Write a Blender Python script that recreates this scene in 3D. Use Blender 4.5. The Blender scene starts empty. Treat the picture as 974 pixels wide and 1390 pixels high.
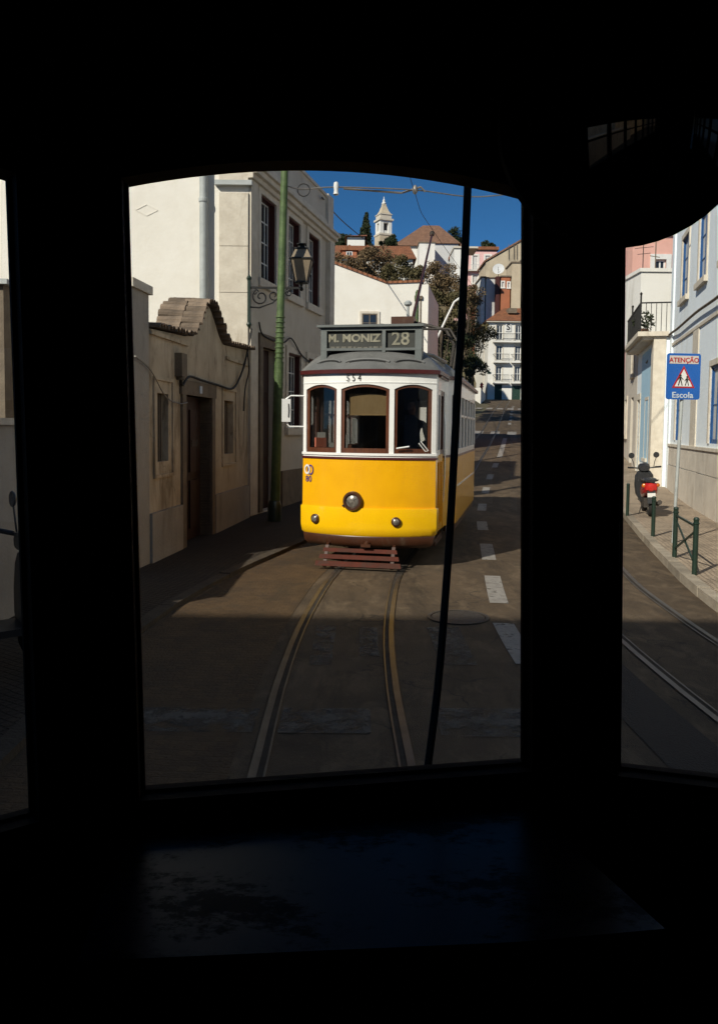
import bpy, bmesh, math, random
from mathutils import Vector, Matrix, Euler
random.seed(28)
R = math.radians
SC = bpy.context.scene
COL = SC.collection

# ------------------------------------------------------------------ camera, sky, sun, exposure
EYE = Vector((0.0, 0.0, 2.05))
FPX, PCX, PCY = 1100.0, 487.0, 650.0            # focal length and principal point in photo pixels (974 x 1390)
CAMROT = Matrix.Rotation(R(90 - 3.54), 3, 'X') @ Matrix.Rotation(0.011, 3, 'Z')
cd = bpy.data.cameras.new('camera'); cam = bpy.data.objects.new('camera', cd); COL.objects.link(cam)
cam.matrix_world = Matrix.Translation(EYE) @ CAMROT.to_4x4()
cd.sensor_fit = 'VERTICAL'; cd.sensor_height = 36.0; cd.lens = 36.0 * FPX / 1390.0
cd.shift_y = -(695.0 - PCY) / 1390.0
cd.clip_start = 0.02; cd.clip_end = 6000
SC.camera = cam

SUN_EL = R(34)
LDIR = Vector((0.62 * math.cos(SUN_EL), 0.785 * math.cos(SUN_EL), -math.sin(SUN_EL)))
w = bpy.data.worlds.new('World'); SC.world = w; w.use_nodes = True
nt = w.node_tree; bg = nt.nodes['Background']
sky = nt.nodes.new('ShaderNodeTexSky'); sky.sky_type = 'NISHITA'; sky.sun_disc = False
sky.sun_elevation = SUN_EL; sky.sun_rotation = math.atan2(-LDIR.x, -LDIR.y)
sky.altitude = 100; sky.air_density = 0.42; sky.dust_density = 0.0; sky.ozone_density = 9.0
hs_ = nt.nodes.new('ShaderNodeHueSaturation'); hs_.inputs['Hue'].default_value = 0.488; hs_.inputs['Saturation'].default_value = 1.06
nt.links.new(sky.outputs[0], hs_.inputs['Color']); nt.links.new(hs_.outputs[0], bg.inputs[0]); bg.inputs[1].default_value = 0.1
sl = bpy.data.lights.new('sun', 'SUN'); sl.energy = 5.0; sl.angle = R(0.53); sl.color = (1.0, 0.93, 0.82)
so = bpy.data.objects.new('sun', sl); COL.objects.link(so)
so.rotation_euler = LDIR.to_track_quat('-Z', 'Y').to_euler(); so.location = (-30, -40, 40)
SC.view_settings.view_transform = 'Standard'; SC.view_settings.look = 'None'
SC.view_settings.exposure = 0.22; SC.view_settings.gamma = 1.0
SC.render.engine = 'CYCLES'
SC.cycles.max_bounces = 8; SC.cycles.transparent_max_bounces = 24; SC.cycles.caustics_reflective = False; SC.cycles.caustics_refractive = False

def at(px, py, Y):
    """world point that the photo shows at pixel (px, py) when it lies at depth Y"""
    d = CAMROT @ Vector(((px - PCX) / FPX, -(py - PCY) / FPX, -1.0))
    return EYE + d * (Y / d.y)

# ------------------------------------------------------------------ materials
MATS = {}
def mat(name, c1, c2=None, scale=6.0, rough=0.8, bump=0.0, bscale=60.0, metal=0.0, spec=0.3, stretch=(1, 1, 1),
        blo=0.35, bhi=0.65, stain=None, sscale=1.2, samt=0.5, coat=0.0, island=False, detail=6.0):
    m = bpy.data.materials.new(name); m.use_nodes = True; MATS[name] = m
    N, L = m.node_tree.nodes, m.node_tree.links
    b = N['Principled BSDF']
    b.inputs['Roughness'].default_value = rough; b.inputs['Metallic'].default_value = metal
    b.inputs['Specular IOR Level'].default_value = spec; b.inputs['Coat Weight'].default_value = coat
    c2 = c2 or tuple(x * 0.82 for x in c1)
    tc = N.new('ShaderNodeTexCoord'); mp = N.new('ShaderNodeMapping'); mp.inputs['Scale'].default_value = stretch
    L.new(tc.outputs['Object'], mp.inputs[0])
    nz = N.new('ShaderNodeTexNoise'); nz.inputs['Scale'].default_value = scale; nz.inputs['Detail'].default_value = detail
    nz.inputs['Roughness'].default_value = 0.62
    L.new(mp.outputs[0], nz.inputs['Vector'])
    rm = N.new('ShaderNodeValToRGB'); e = rm.color_ramp.elements
    e[0].position = blo; e[1].position = bhi
    e[0].color = (*c1, 1); e[1].color = (*c2, 1)
    L.new(nz.outputs['Fac'], rm.inputs[0]); out = rm.outputs[0]
    if island:
        g = N.new('ShaderNodeNewGeometry'); r2 = N.new('ShaderNodeValToRGB')
        r2.color_ramp.elements[0].color = (*c1, 1); r2.color_ramp.elements[1].color = (*c2, 1)
        L.new(g.outputs['Random Per Island'], r2.inputs[0])
        mx = N.new('ShaderNodeMix'); mx.data_type = 'RGBA'; mx.inputs[0].default_value = 0.5
        L.new(out, mx.inputs[6]); L.new(r2.outputs[0], mx.inputs[7]); out = mx.outputs[2]
    if stain:
        n2 = N.new('ShaderNodeTexNoise'); n2.inputs['Scale'].default_value = sscale; n2.inputs['Detail'].default_value = 9
        n2.inputs['Roughness'].default_value = 0.7
        mp2 = N.new('ShaderNodeMapping'); mp2.inputs['Scale'].default_value = (1, 1, 0.35); L.new(tc.outputs['Object'], mp2.inputs[0])
        L.new(mp2.outputs[0], n2.inputs['Vector'])
        r3 = N.new('ShaderNodeMapRange'); r3.inputs[1].default_value = 0.52; r3.inputs[2].default_value = 0.75
        r3.inputs[4].default_value = samt; L.new(n2.outputs['Fac'], r3.inputs[0])
        mx = N.new('ShaderNodeMix'); mx.data_type = 'RGBA'; mx.inputs[7].default_value = (*stain, 1)
        L.new(r3.outputs[0], mx.inputs[0]); L.new(out, mx.inputs[6]); out = mx.outputs[2]
    L.new(out, b.inputs['Base Color'])
    if bump > 0:
        n3 = N.new('ShaderNodeTexNoise'); n3.inputs['Scale'].default_value = bscale; n3.inputs['Detail'].default_value = 4
        L.new(tc.outputs['Object'], n3.inputs['Vector'])
        bp = N.new('ShaderNodeBump'); bp.inputs['Strength'].default_value = bump; bp.inputs['Distance'].default_value = 0.02
        L.new(n3.outputs['Fac'], bp.inputs['Height']); L.new(bp.outputs[0], b.inputs['Normal'])
    m['out'] = 1
    return m

def brickify(m, sx, sy, dark=0.55, mortar=0.03, strength=0.6, rot=0.0, off=0.5, planeXZ=False):
    """lays a fine course pattern (setts, tiles, slabs) over a material as colour and relief"""
    N, L = m.node_tree.nodes, m.node_tree.links; b = N['Principled BSDF']
    tc = N.new('ShaderNodeTexCoord'); mp = N.new('ShaderNodeMapping')
    mp.inputs['Rotation'].default_value = (R(90) if planeXZ else 0, 0, rot); L.new(tc.outputs['Object'], mp.inputs[0])
    bt = N.new('ShaderNodeTexBrick'); bt.inputs['Scale'].default_value = 1.0; bt.offset = off
    bt.inputs['Brick Width'].default_value = sx; bt.inputs['Row Height'].default_value = sy
    bt.inputs['Mortar Size'].default_value = mortar * min(sx, sy) * 4; bt.inputs['Mortar Smooth'].default_value = 0.4
    bt.inputs['Color1'].default_value = (1, 1, 1, 1); bt.inputs['Color2'].default_value = (0.72, 0.72, 0.72, 1)
    bt.inputs['Mortar'].default_value = (dark, dark, dark, 1)
    nz = N.new('ShaderNodeTexNoise'); nz.inputs['Scale'].default_value = 3.0; L.new(tc.outputs['Object'], nz.inputs['Vector'])
    av = N.new('ShaderNodeMixRGB'); av.blend_type = 'ADD'; av.inputs[0].default_value = 0.06
    L.new(mp.outputs[0], av.inputs[1]); L.new(nz.outputs['Color'], av.inputs[2]); L.new(av.outputs[0], bt.inputs['Vector'])
    src = b.inputs['Base Color'].links[0].from_socket
    mx = N.new('ShaderNodeMix'); mx.data_type = 'RGBA'; mx.blend_type = 'MULTIPLY'; mx.inputs[0].default_value = 1.0
    L.new(src, mx.inputs[6]); L.new(bt.outputs['Color'], mx.inputs[7]); L.new(mx.outputs[2], b.inputs['Base Color'])
    bp = N.new('ShaderNodeBump'); bp.inputs['Strength'].default_value = strength; bp.inputs['Distance'].default_value = 0.015; bp.invert = True
    L.new(bt.outputs['Fac'], bp.inputs['Height'])
    if b.inputs['Normal'].links: L.new(b.inputs['Normal'].links[0].from_socket, bp.inputs['Normal'])
    L.new(bp.outputs[0], b.inputs['Normal'])
    return m

def grime(m, col, scale=2.0, lo=0.56, hi=0.66, amt=0.5, stretch=(1, 1, 0.4), crack=0.0, cscale=1.2, ccol=(0.03, 0.025, 0.02)):
    """ragged patches of wear and, where asked, fine cracks"""
    N, L = m.node_tree.nodes, m.node_tree.links; b = N['Principled BSDF']
    tc = N.new('ShaderNodeTexCoord'); mp = N.new('ShaderNodeMapping'); mp.inputs['Scale'].default_value = stretch; L.new(tc.outputs['Object'], mp.inputs[0])
    nz = N.new('ShaderNodeTexNoise'); nz.inputs['Scale'].default_value = scale; nz.inputs['Detail'].default_value = 12; nz.inputs['Roughness'].default_value = 0.72; nz.inputs['Distortion'].default_value = 0.6
    L.new(mp.outputs[0], nz.inputs['Vector']); mr = N.new('ShaderNodeMapRange'); mr.inputs[1].default_value = lo; mr.inputs[2].default_value = hi; mr.inputs[4].default_value = amt
    L.new(nz.outputs['Fac'], mr.inputs[0])
    src = b.inputs['Base Color'].links[0].from_socket
    mx = N.new('ShaderNodeMix'); mx.data_type = 'RGBA'; mx.inputs[7].default_value = (*col, 1); L.new(mr.outputs[0], mx.inputs[0]); L.new(src, mx.inputs[6]); out = mx.outputs[2]
    if crack > 0:
        n2 = N.new('ShaderNodeTexNoise'); n2.inputs['Scale'].default_value = 2.5; n2.inputs['Detail'].default_value = 6; L.new(tc.outputs['Object'], n2.inputs['Vector'])
        ad = N.new('ShaderNodeMixRGB'); ad.blend_type = 'ADD'; ad.inputs[0].default_value = 0.55; L.new(tc.outputs['Object'], ad.inputs[1]); L.new(n2.outputs['Color'], ad.inputs[2])
        vo = N.new('ShaderNodeTexVoronoi'); vo.feature = 'DISTANCE_TO_EDGE'; vo.inputs['Scale'].default_value = cscale; L.new(ad.outputs[0], vo.inputs['Vector'])
        m3 = N.new('ShaderNodeMapRange'); m3.inputs[1].default_value = 0.0; m3.inputs[2].default_value = 0.014 * cscale; m3.inputs[3].default_value = crack; m3.inputs[4].default_value = 0.0
        L.new(vo.outputs['Distance'], m3.inputs[0])
        n3 = N.new('ShaderNodeTexNoise'); n3.inputs['Scale'].default_value = 0.9; L.new(tc.outputs['Object'], n3.inputs['Vector'])
        m4 = N.new('ShaderNodeMapRange'); m4.inputs[1].default_value = 0.47; m4.inputs[2].default_value = 0.56; L.new(n3.outputs['Fac'], m4.inputs[0])
        mu = N.new('ShaderNodeMath'); mu.operation = 'MULTIPLY'; L.new(m3.outputs[0], mu.inputs[0]); L.new(m4.outputs[0], mu.inputs[1])
        mx2 = N.new('ShaderNodeMix'); mx2.data_type = 'RGBA'; mx2.inputs[7].default_value = (*ccol, 1); L.new(mu.outputs[0], mx2.inputs[0]); L.new(out, mx2.inputs[6]); out = mx2.outputs[2]
    L.new(out, b.inputs['Base Color'])

def glass(name, tint=(0.93, 0.94, 0.93), rough=0.01, dirt=0.0, ior=1.45):
    m = bpy.data.materials.new(name); m.use_nodes = True; MATS[name] = m
    N, L = m.node_tree.nodes, m.node_tree.links
    N.remove(N['Principled BSDF'])
    o = N['Material Output']; t = N.new('ShaderNodeBsdfTransparent'); t.inputs[0].default_value = (*tint, 1)
    g = N.new('ShaderNodeBsdfGlossy'); g.inputs['Roughness'].default_value = rough
    f = N.new('ShaderNodeFresnel'); f.inputs[0].default_value = ior
    mx = N.new('ShaderNodeMixShader'); L.new(f.outputs[0], mx.inputs[0]); L.new(t.outputs[0], mx.inputs[1]); L.new(g.outputs[0], mx.inputs[2])
    out = mx.outputs[0]
    if dirt > 0:
        d = N.new('ShaderNodeBsdfDiffuse'); d.inputs[0].default_value = (0.35, 0.3, 0.25, 1)
        nz = N.new('ShaderNodeTexNoise'); nz.inputs['Scale'].default_value = 4.0; nz.inputs['Detail'].default_value = 10
        mr = N.new('ShaderNodeMapRange'); mr.inputs[1].default_value = 0.35; mr.inputs[2].default_value = 0.8; mr.inputs[4].default_value = dirt
        L.new(nz.outputs['Fac'], mr.inputs[0])
        m2 = N.new('ShaderNodeMixShader'); L.new(mr.outputs[0], m2.inputs[0]); L.new(out, m2.inputs[1]); L.new(d.outputs[0], m2.inputs[2]); out = m2.outputs[0]
    L.new(out, o.inputs[0])
    return m

mat('asphalt', (0.108, 0.076, 0.047), (0.070, 0.050, 0.032), scale=1.3, rough=0.85, bump=0.5, bscale=90, stain=(0.027, 0.022, 0.018), sscale=0.7, samt=0.7, spec=0.25)
mat('setts', (0.108, 0.066, 0.032), (0.078, 0.048, 0.025), scale=2.0, rough=0.8, bump=0.4, bscale=40, stain=(0.05, 0.04, 0.032), sscale=1.0, samt=0.5)
brickify(MATS['setts'], 0.11, 0.08, dark=0.8, strength=0.35, rot=R(4))
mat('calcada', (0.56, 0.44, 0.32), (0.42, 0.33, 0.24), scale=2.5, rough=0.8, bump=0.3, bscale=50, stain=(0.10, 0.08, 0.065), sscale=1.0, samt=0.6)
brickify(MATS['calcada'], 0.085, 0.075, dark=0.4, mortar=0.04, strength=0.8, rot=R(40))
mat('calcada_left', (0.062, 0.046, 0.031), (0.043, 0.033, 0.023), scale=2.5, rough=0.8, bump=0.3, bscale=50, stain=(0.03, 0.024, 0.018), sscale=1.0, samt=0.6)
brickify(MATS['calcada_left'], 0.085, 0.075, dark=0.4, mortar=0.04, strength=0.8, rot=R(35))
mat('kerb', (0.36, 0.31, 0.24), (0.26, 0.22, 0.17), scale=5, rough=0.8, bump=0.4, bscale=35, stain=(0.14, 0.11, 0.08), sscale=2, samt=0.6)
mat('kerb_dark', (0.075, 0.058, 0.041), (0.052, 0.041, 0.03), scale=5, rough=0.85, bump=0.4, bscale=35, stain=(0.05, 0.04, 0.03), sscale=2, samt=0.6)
mat('earth', (0.14, 0.11, 0.07), (0.09, 0.085, 0.045), scale=0.4, rough=0.95)
mat('paint', (0.33, 0.31, 0.28), (0.22, 0.20, 0.18), scale=5, rough=0.7, bump=0.3, bscale=90, stain=(0.12, 0.105, 0.09), sscale=5, samt=0.85)
mat('paint_worn', (0.15, 0.135, 0.115), (0.075, 0.066, 0.055), scale=7, rough=0.8, bump=0.3, bscale=90, stain=(0.085, 0.075, 0.065), sscale=4, samt=0.9)
mat('rail', (0.10, 0.088, 0.075), (0.055, 0.047, 0.04), scale=4, rough=0.42, metal=0.5, spec=0.5)
mat('groove', (0.025, 0.02, 0.016), (0.05, 0.04, 0.03), scale=6, rough=0.9)
mat('iron', (0.07, 0.062, 0.055), (0.05, 0.042, 0.036), scale=12, rough=0.6, bump=0.5, bscale=50, metal=0.4)
mat('plaster', (0.80, 0.765, 0.69), (0.75, 0.71, 0.63), scale=1.5, rough=0.9, bump=0.25, bscale=25, stain=(0.62, 0.57, 0.48), sscale=0.8, samt=0.35)
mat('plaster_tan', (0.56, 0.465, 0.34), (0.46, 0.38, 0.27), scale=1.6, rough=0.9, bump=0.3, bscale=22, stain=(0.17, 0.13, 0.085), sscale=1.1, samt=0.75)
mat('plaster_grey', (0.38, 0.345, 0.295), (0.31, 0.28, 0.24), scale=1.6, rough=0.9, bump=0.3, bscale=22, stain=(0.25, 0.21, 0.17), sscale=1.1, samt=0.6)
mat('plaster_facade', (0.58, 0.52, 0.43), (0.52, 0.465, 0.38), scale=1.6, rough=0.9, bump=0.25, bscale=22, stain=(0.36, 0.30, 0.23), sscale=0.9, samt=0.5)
mat('limestone', (0.66, 0.60, 0.50), (0.55, 0.49, 0.40), scale=4, rough=0.85, bump=0.35, bscale=30, stain=(0.36, 0.30, 0.23), sscale=1.6, samt=0.5)
mat('limestone_dark', (0.20, 0.16, 0.115), (0.14, 0.11, 0.08), scale=4, rough=0.85, bump=0.35, bscale=30, stain=(0.12, 0.095, 0.07), sscale=1.6, samt=0.6)
mat('bluewall', (0.80, 0.86, 0.90), (0.76, 0.82, 0.855), scale=1.2, rough=0.9, bump=0.2, bscale=25, stain=(0.50, 0.48, 0.42), sscale=0.7, samt=0.4)
mat('slab', (0.66, 0.60, 0.51), (0.57, 0.51, 0.43), scale=2.5, rough=0.85, bump=0.25, bscale=30, stain=(0.36, 0.30, 0.23), sscale=1.2, samt=0.6)
mat('bluepaint', (0.022, 0.095, 0.26), (0.018, 0.07, 0.20), scale=8, rough=0.45)
mat('lightblue', (0.40, 0.60, 0.74), (0.36, 0.55, 0.69), scale=3, rough=0.7)
mat('pink', (0.72, 0.41, 0.34), (0.66, 0.37, 0.30), scale=1.2, rough=0.9, stain=(0.55, 0.36, 0.30), sscale=0.6, samt=0.4)
mat('pinkpale', (0.76, 0.48, 0.46), (0.72, 0.45, 0.42), scale=0.6, rough=0.9)
mat('orangewall', (0.42, 0.15, 0.075), (0.36, 0.13, 0.065), scale=0.8, rough=0.9, stain=(0.26, 0.12, 0.08), sscale=0.4, samt=0.5)
mat('oldwall', (0.56, 0.47, 0.34), (0.46, 0.38, 0.27), scale=0.5, rough=0.9, bump=0.3, bscale=5, stain=(0.20, 0.17, 0.13), sscale=0.35, samt=0.85)
mat('whitewall', (0.78, 0.76, 0.71), (0.72, 0.70, 0.64), scale=0.4, rough=0.9, stain=(0.52, 0.49, 0.44), sscale=0.3, samt=0.5)
mat('greywall', (0.60, 0.60, 0.59), (0.53, 0.53, 0.52), scale=0.4, rough=0.9, stain=(0.40, 0.39, 0.37), sscale=0.5, samt=0.6)
mat('rooftile', (0.40, 0.16, 0.075), (0.28, 0.115, 0.06), scale=1.5, rough=0.85, stain=(0.17, 0.09, 0.055), sscale=0.8, samt=0.6)
brickify(MATS['rooftile'], 0.22, 0.38, dark=0.5, mortar=0.05, strength=1.0, off=0.0)
mat('rooftile_brown', (0.34, 0.19, 0.12), (0.26, 0.14, 0.09), scale=1.0, rough=0.85, stain=(0.19, 0.12, 0.08), sscale=0.5, samt=0.5)
brickify(MATS['rooftile_brown'], 0.25, 0.5, dark=0.55, mortar=0.05, strength=1.0, off=0.0)
mat('oldtile', (0.24, 0.18, 0.13), (0.13, 0.10, 0.075), scale=5, rough=0.9, bump=0.4, bscale=30, stain=(0.10, 0.085, 0.06), sscale=5, samt=0.7)
mat('darkred', (0.075, 0.022, 0.018), (0.055, 0.017, 0.014), scale=6, rough=0.55)
mat('doorwood', (0.034, 0.012, 0.008), (0.022, 0.009, 0.006), scale=6, rough=0.6, stretch=(6, 6, 0.7))
mat('whitepaint', (0.74, 0.73, 0.70), (0.68, 0.67, 0.63), scale=5, rough=0.5)
mat('darkgreen', (0.012, 0.03, 0.02), (0.010, 0.024, 0.016), scale=8, rough=0.4, spec=0.5)
mat('polegreen', (0.10, 0.15, 0.055), (0.055, 0.09, 0.033), scale=7, rough=0.55, bump=0.3, bscale=30, stain=(0.025, 0.032, 0.016), sscale=3, samt=0.9)
mat('zinc', (0.42, 0.44, 0.43), (0.34, 0.36, 0.35), scale=5, rough=0.6, metal=0.1)
mat('wire', (0.02, 0.02, 0.02), (0.03, 0.028, 0.025), scale=5, rough=0.6)
mat('wirelight', (0.30, 0.28, 0.25), (0.22, 0.2, 0.18), scale=5, rough=0.5, metal=0.5)
mat('darkglass', (0.016, 0.02, 0.024), (0.022, 0.026, 0.03), scale=2, rough=0.06, spec=0.6)
mat('curtain', (0.55, 0.55, 0.53), (0.48, 0.48, 0.46), scale=3, rough=0.4, spec=0.5)
mat('greenshutter', (0.02, 0.05, 0.035), (0.015, 0.04, 0.03), scale=4, rough=0.6)
mat('lampglass', (0.26, 0.205, 0.14), (0.21, 0.165, 0.115), scale=5, rough=0.35, spec=0.5)
# tram paint
mat('yellow', (0.84, 0.42, 0.003), (0.78, 0.375, 0.003), scale=2.5, rough=0.30, spec=0.5, coat=0.35, bump=0.25, bscale=2.2, stain=(0.62, 0.29, 0.006), sscale=2.5, samt=0.35)
mat('yellow_bright', (0.90, 0.52, 0.004), (0.86, 0.48, 0.004), scale=2.5, rough=0.22, spec=0.5, coat=0.5, bump=0.3, bscale=2.6, stain=(0.70, 0.38, 0.006), sscale=3, samt=0.25)
mat('tramwhite', (0.84, 0.83, 0.80), (0.80, 0.79, 0.76), scale=3, rough=0.32, spec=0.5, coat=0.3, stain=(0.55, 0.52, 0.47), sscale=2.5, samt=0.3)
mat('tramgrey', (0.155, 0.155, 0.15), (0.12, 0.12, 0.115), scale=3, rough=0.36, spec=0.5, stain=(0.085, 0.08, 0.072), sscale=2.5, samt=0.5)
mat('trammaroon', (0.085, 0.014, 0.014), (0.065, 0.012, 0.012), scale=5, rough=0.35, spec=0.5)
mat('trambrown', (0.062, 0.021, 0.009), (0.045, 0.016, 0.008), scale=4, rough=0.35, spec=0.5, stain=(0.05, 0.03, 0.02), sscale=3, samt=0.6)
mat('tramred', (0.115, 0.026, 0.015), (0.08, 0.02, 0.012), scale=5, rough=0.6, stain=(0.07, 0.035, 0.025), sscale=4, samt=0.6)
mat('tramwood', (0.115, 0.036, 0.014), (0.07, 0.022, 0.010), scale=4, rough=0.38, stretch=(5, 5, 0.6), spec=0.5)
mat('signdark', (0.035, 0.037, 0.033), (0.045, 0.046, 0.04), scale=6, rough=0.5)
mat('signgrey', (0.14, 0.155, 0.15), (0.11, 0.12, 0.117), scale=5, rough=0.5, stain=(0.12, 0.11, 0.10), sscale=4, samt=0.5)
mat('cream', (0.29, 0.27, 0.20), (0.18, 0.17, 0.125), scale=8, rough=0.6)
mat('faded', (0.17, 0.16, 0.13), (0.09, 0.085, 0.07), scale=9, rough=0.6)
mat('blind', (0.82, 0.55, 0.27), (0.72, 0.47, 0.22), scale=3, rough=0.9)
mat('black', (0.012, 0.012, 0.012), (0.018, 0.017, 0.016), scale=5, rough=0.5)
mat('rubber', (0.014, 0.014, 0.014), (0.02, 0.019, 0.018), scale=8, rough=0.8)
mat('chrome', (0.6, 0.6, 0.58), (0.5, 0.5, 0.48), scale=5, rough=0.15, metal=1.0)
mat('lamplens', (0.30, 0.27, 0.23), (0.07, 0.06, 0.05), scale=26, rough=0.25, metal=0.3, spec=0.6)
mat('amber', (0.55, 0.14, 0.01), (0.48, 0.12, 0.01), scale=6, rough=0.2, spec=0.5)
mat('purple', (0.08, 0.05, 0.22), None, scale=6, rough=0.4)
mat('papers', (0.70, 0.66, 0.60), (0.6, 0.56, 0.5), scale=6, rough=0.8)
mat('paperred', (0.55, 0.16, 0.10), (0.45, 0.13, 0.08), scale=6, rough=0.8)
mat('skin', (0.42, 0.20, 0.13), (0.38, 0.18, 0.12), scale=6, rough=0.5)
mat('navy', (0.012, 0.016, 0.03), (0.016, 0.02, 0.034), scale=6, rough=0.9)
mat('signblue', (0.012, 0.11, 0.42), (0.012, 0.10, 0.38), scale=5, rough=0.35, spec=0.5)
mat('signwhite', (0.72, 0.71, 0.68), (0.66, 0.65, 0.62), scale=5, rough=0.4)
mat('signbeige', (0.58, 0.52, 0.47), (0.53, 0.48, 0.43), scale=5, rough=0.4)
mat('signred', (0.42, 0.025, 0.03), (0.36, 0.022, 0.026), scale=5, rough=0.4)
mat('signpale', (0.50, 0.56, 0.62), (0.42, 0.48, 0.55), scale=9, rough=0.5)
mat('scooterred', (0.42, 0.012, 0.018), (0.36, 0.01, 0.015), scale=5, rough=0.2, spec=0.6, coat=0.6)
mat('scooterdark', (0.02, 0.021, 0.023), (0.028, 0.028, 0.03), scale=5, rough=0.35, spec=0.5)
mat('lightred', (0.5, 0.02, 0.015), None, scale=5, rough=0.2, spec=0.6)
mat('hydrant', (0.55, 0.02, 0.02), (0.45, 0.018, 0.018), scale=5, rough=0.4)
# our own tram
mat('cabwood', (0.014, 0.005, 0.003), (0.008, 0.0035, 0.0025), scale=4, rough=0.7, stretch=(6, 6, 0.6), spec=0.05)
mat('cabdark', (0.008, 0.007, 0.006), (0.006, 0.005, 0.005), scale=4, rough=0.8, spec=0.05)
mat('mirror', (0.34, 0.31, 0.26), (0.26, 0.23, 0.20), scale=5, rough=0.035, metal=1.0)
glass('cabglass', dirt=0.006)
glass('tramglass', tint=(0.40, 0.41, 0.41), dirt=0.006)
# foliage
for n, a, b in (('leaf_olive', (0.15, 0.12, 0.055), (0.05, 0.048, 0.022)), ('leaf_brown', (0.23, 0.155, 0.08), (0.085, 0.062, 0.035)),
                ('leaf_dark', (0.045, 0.058, 0.024), (0.018, 0.026, 0.013))):
    mat(n, a, b, scale=0.9, rough=0.75, island=True, spec=0.2)
mat('bark', (0.10, 0.075, 0.05), (0.06, 0.045, 0.032), scale=4, rough=0.9, stretch=(4, 4, 0.6))
def ledge_mat():
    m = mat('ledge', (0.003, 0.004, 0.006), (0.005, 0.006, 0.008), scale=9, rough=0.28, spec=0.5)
    N, L = m.node_tree.nodes, m.node_tree.links; b = N['Principled BSDF']
    nz = N.new('ShaderNodeTexNoise'); nz.inputs['Scale'].default_value = 26; nz.inputs['Detail'].default_value = 8; nz.inputs['Roughness'].default_value = 0.75
    n2 = N.new('ShaderNodeTexNoise'); n2.inputs['Scale'].default_value = 3.2
    ad = N.new('ShaderNodeMath'); ad.operation = 'MULTIPLY'; L.new(nz.outputs['Fac'], ad.inputs[0]); L.new(n2.outputs['Fac'], ad.inputs[1])
    mr = N.new('ShaderNodeMapRange'); mr.inputs[1].default_value = 0.24; mr.inputs[2].default_value = 0.30; mr.inputs[3].default_value = 0.10; mr.inputs[4].default_value = 0.02
    L.new(ad.outputs[0], mr.inputs[0]); L.new(mr.outputs[0], b.inputs['Specular IOR Level'])
ledge_mat()
def wear(m, lo, hi, sc):
    N, L = m.node_tree.nodes, m.node_tree.links; b = N['Principled BSDF']
    tc = N.new('ShaderNodeTexCoord'); nz = N.new('ShaderNodeTexNoise'); nz.inputs['Scale'].default_value = sc; nz.inputs['Detail'].default_value = 10; nz.inputs['Roughness'].default_value = 0.75
    L.new(tc.outputs['Object'], nz.inputs['Vector']); mr = N.new('ShaderNodeMapRange'); mr.inputs[1].default_value = lo; mr.inputs[2].default_value = hi
    L.new(nz.outputs['Fac'], mr.inputs[0]); L.new(mr.outputs[0], b.inputs['Alpha'])
grime(MATS['asphalt'], (0.165, 0.12, 0.076), 3.2, 0.50, 0.66, 0.75, (1, 0.45, 1), crack=0.9, cscale=0.7)
grime(MATS['asphalt'], (0.17, 0.135, 0.10), 38.0, 0.58, 0.66, 0.45, (1, 1, 1))
grime(MATS['asphalt'], (0.034, 0.026, 0.018), 1.1, 0.53, 0.66, 0.8, (1.6, 0.3, 1))
grime(MATS['setts'], (0.046, 0.033, 0.02), 1.6, 0.52, 0.64, 0.7, (1, 0.6, 1), crack=0.6, cscale=0.6)
grime(MATS['plaster_tan'], (0.19, 0.14, 0.085), 2.2, 0.52, 0.65, 0.85, (1, 1, 0.3), crack=0.5, cscale=0.5, ccol=(0.13, 0.10, 0.07))
grime(MATS['plaster_grey'], (0.17, 0.145, 0.115), 2.2, 0.54, 0.68, 0.6, (1, 1, 0.3), crack=0.4, cscale=0.5, ccol=(0.13, 0.10, 0.07))
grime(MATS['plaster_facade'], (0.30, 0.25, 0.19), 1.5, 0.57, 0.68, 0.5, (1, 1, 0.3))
grime(MATS['plaster'], (0.60, 0.545, 0.45), 1.1, 0.58, 0.72, 0.45, (1, 1, 0.22))
grime(MATS['limestone'], (0.33, 0.27, 0.20), 2.6, 0.58, 0.70, 0.5, (1, 1, 0.3))
grime(MATS['bluewall'], (0.62, 0.61, 0.56), 1.2, 0.56, 0.70, 0.5, (1, 1, 0.22))
grime(MATS['slab'], (0.40, 0.33, 0.25), 2.4, 0.55, 0.68, 0.6, (1, 1, 0.35))
grime(MATS['whitewall'], (0.45, 0.41, 0.35), 0.5, 0.56, 0.68, 0.6, (1, 1, 0.25))
grime(MATS['greywall'], (0.36, 0.34, 0.31), 0.5, 0.56, 0.68, 0.6, (1, 1, 0.25))
grime(MATS['yellow'], (0.50, 0.25, 0.02), 6.0, 0.60, 0.74, 0.4, (1, 1, 0.12))
grime(MATS['yellow_bright'], (0.45, 0.24, 0.02), 7.0, 0.62, 0.74, 0.5, (1, 1, 0.3))
grime(MATS['tramwhite'], (0.50, 0.46, 0.40), 6.0, 0.60, 0.74, 0.4, (1, 1, 0.2))
grime(MATS['tramgrey'], (0.26, 0.255, 0.24), 5.0, 0.58, 0.70, 0.5, (1, 1, 1))
grime(MATS['trambrown'], (0.12, 0.085, 0.055), 6.0, 0.56, 0.70, 0.5, (1, 1, 0.4))
grime(MATS['tramred'], (0.05, 0.034, 0.025), 7.0, 0.50, 0.64, 0.7, (0.4, 1, 1))
grime(MATS['calcada'], (0.19, 0.15, 0.11), 1.4, 0.54, 0.68, 0.6, (1, 0.6, 1))
wear(MATS['paint'], 0.34, 0.46, 5.0); wear(MATS['paint_worn'], 0.42, 0.58, 4.0)
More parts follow.
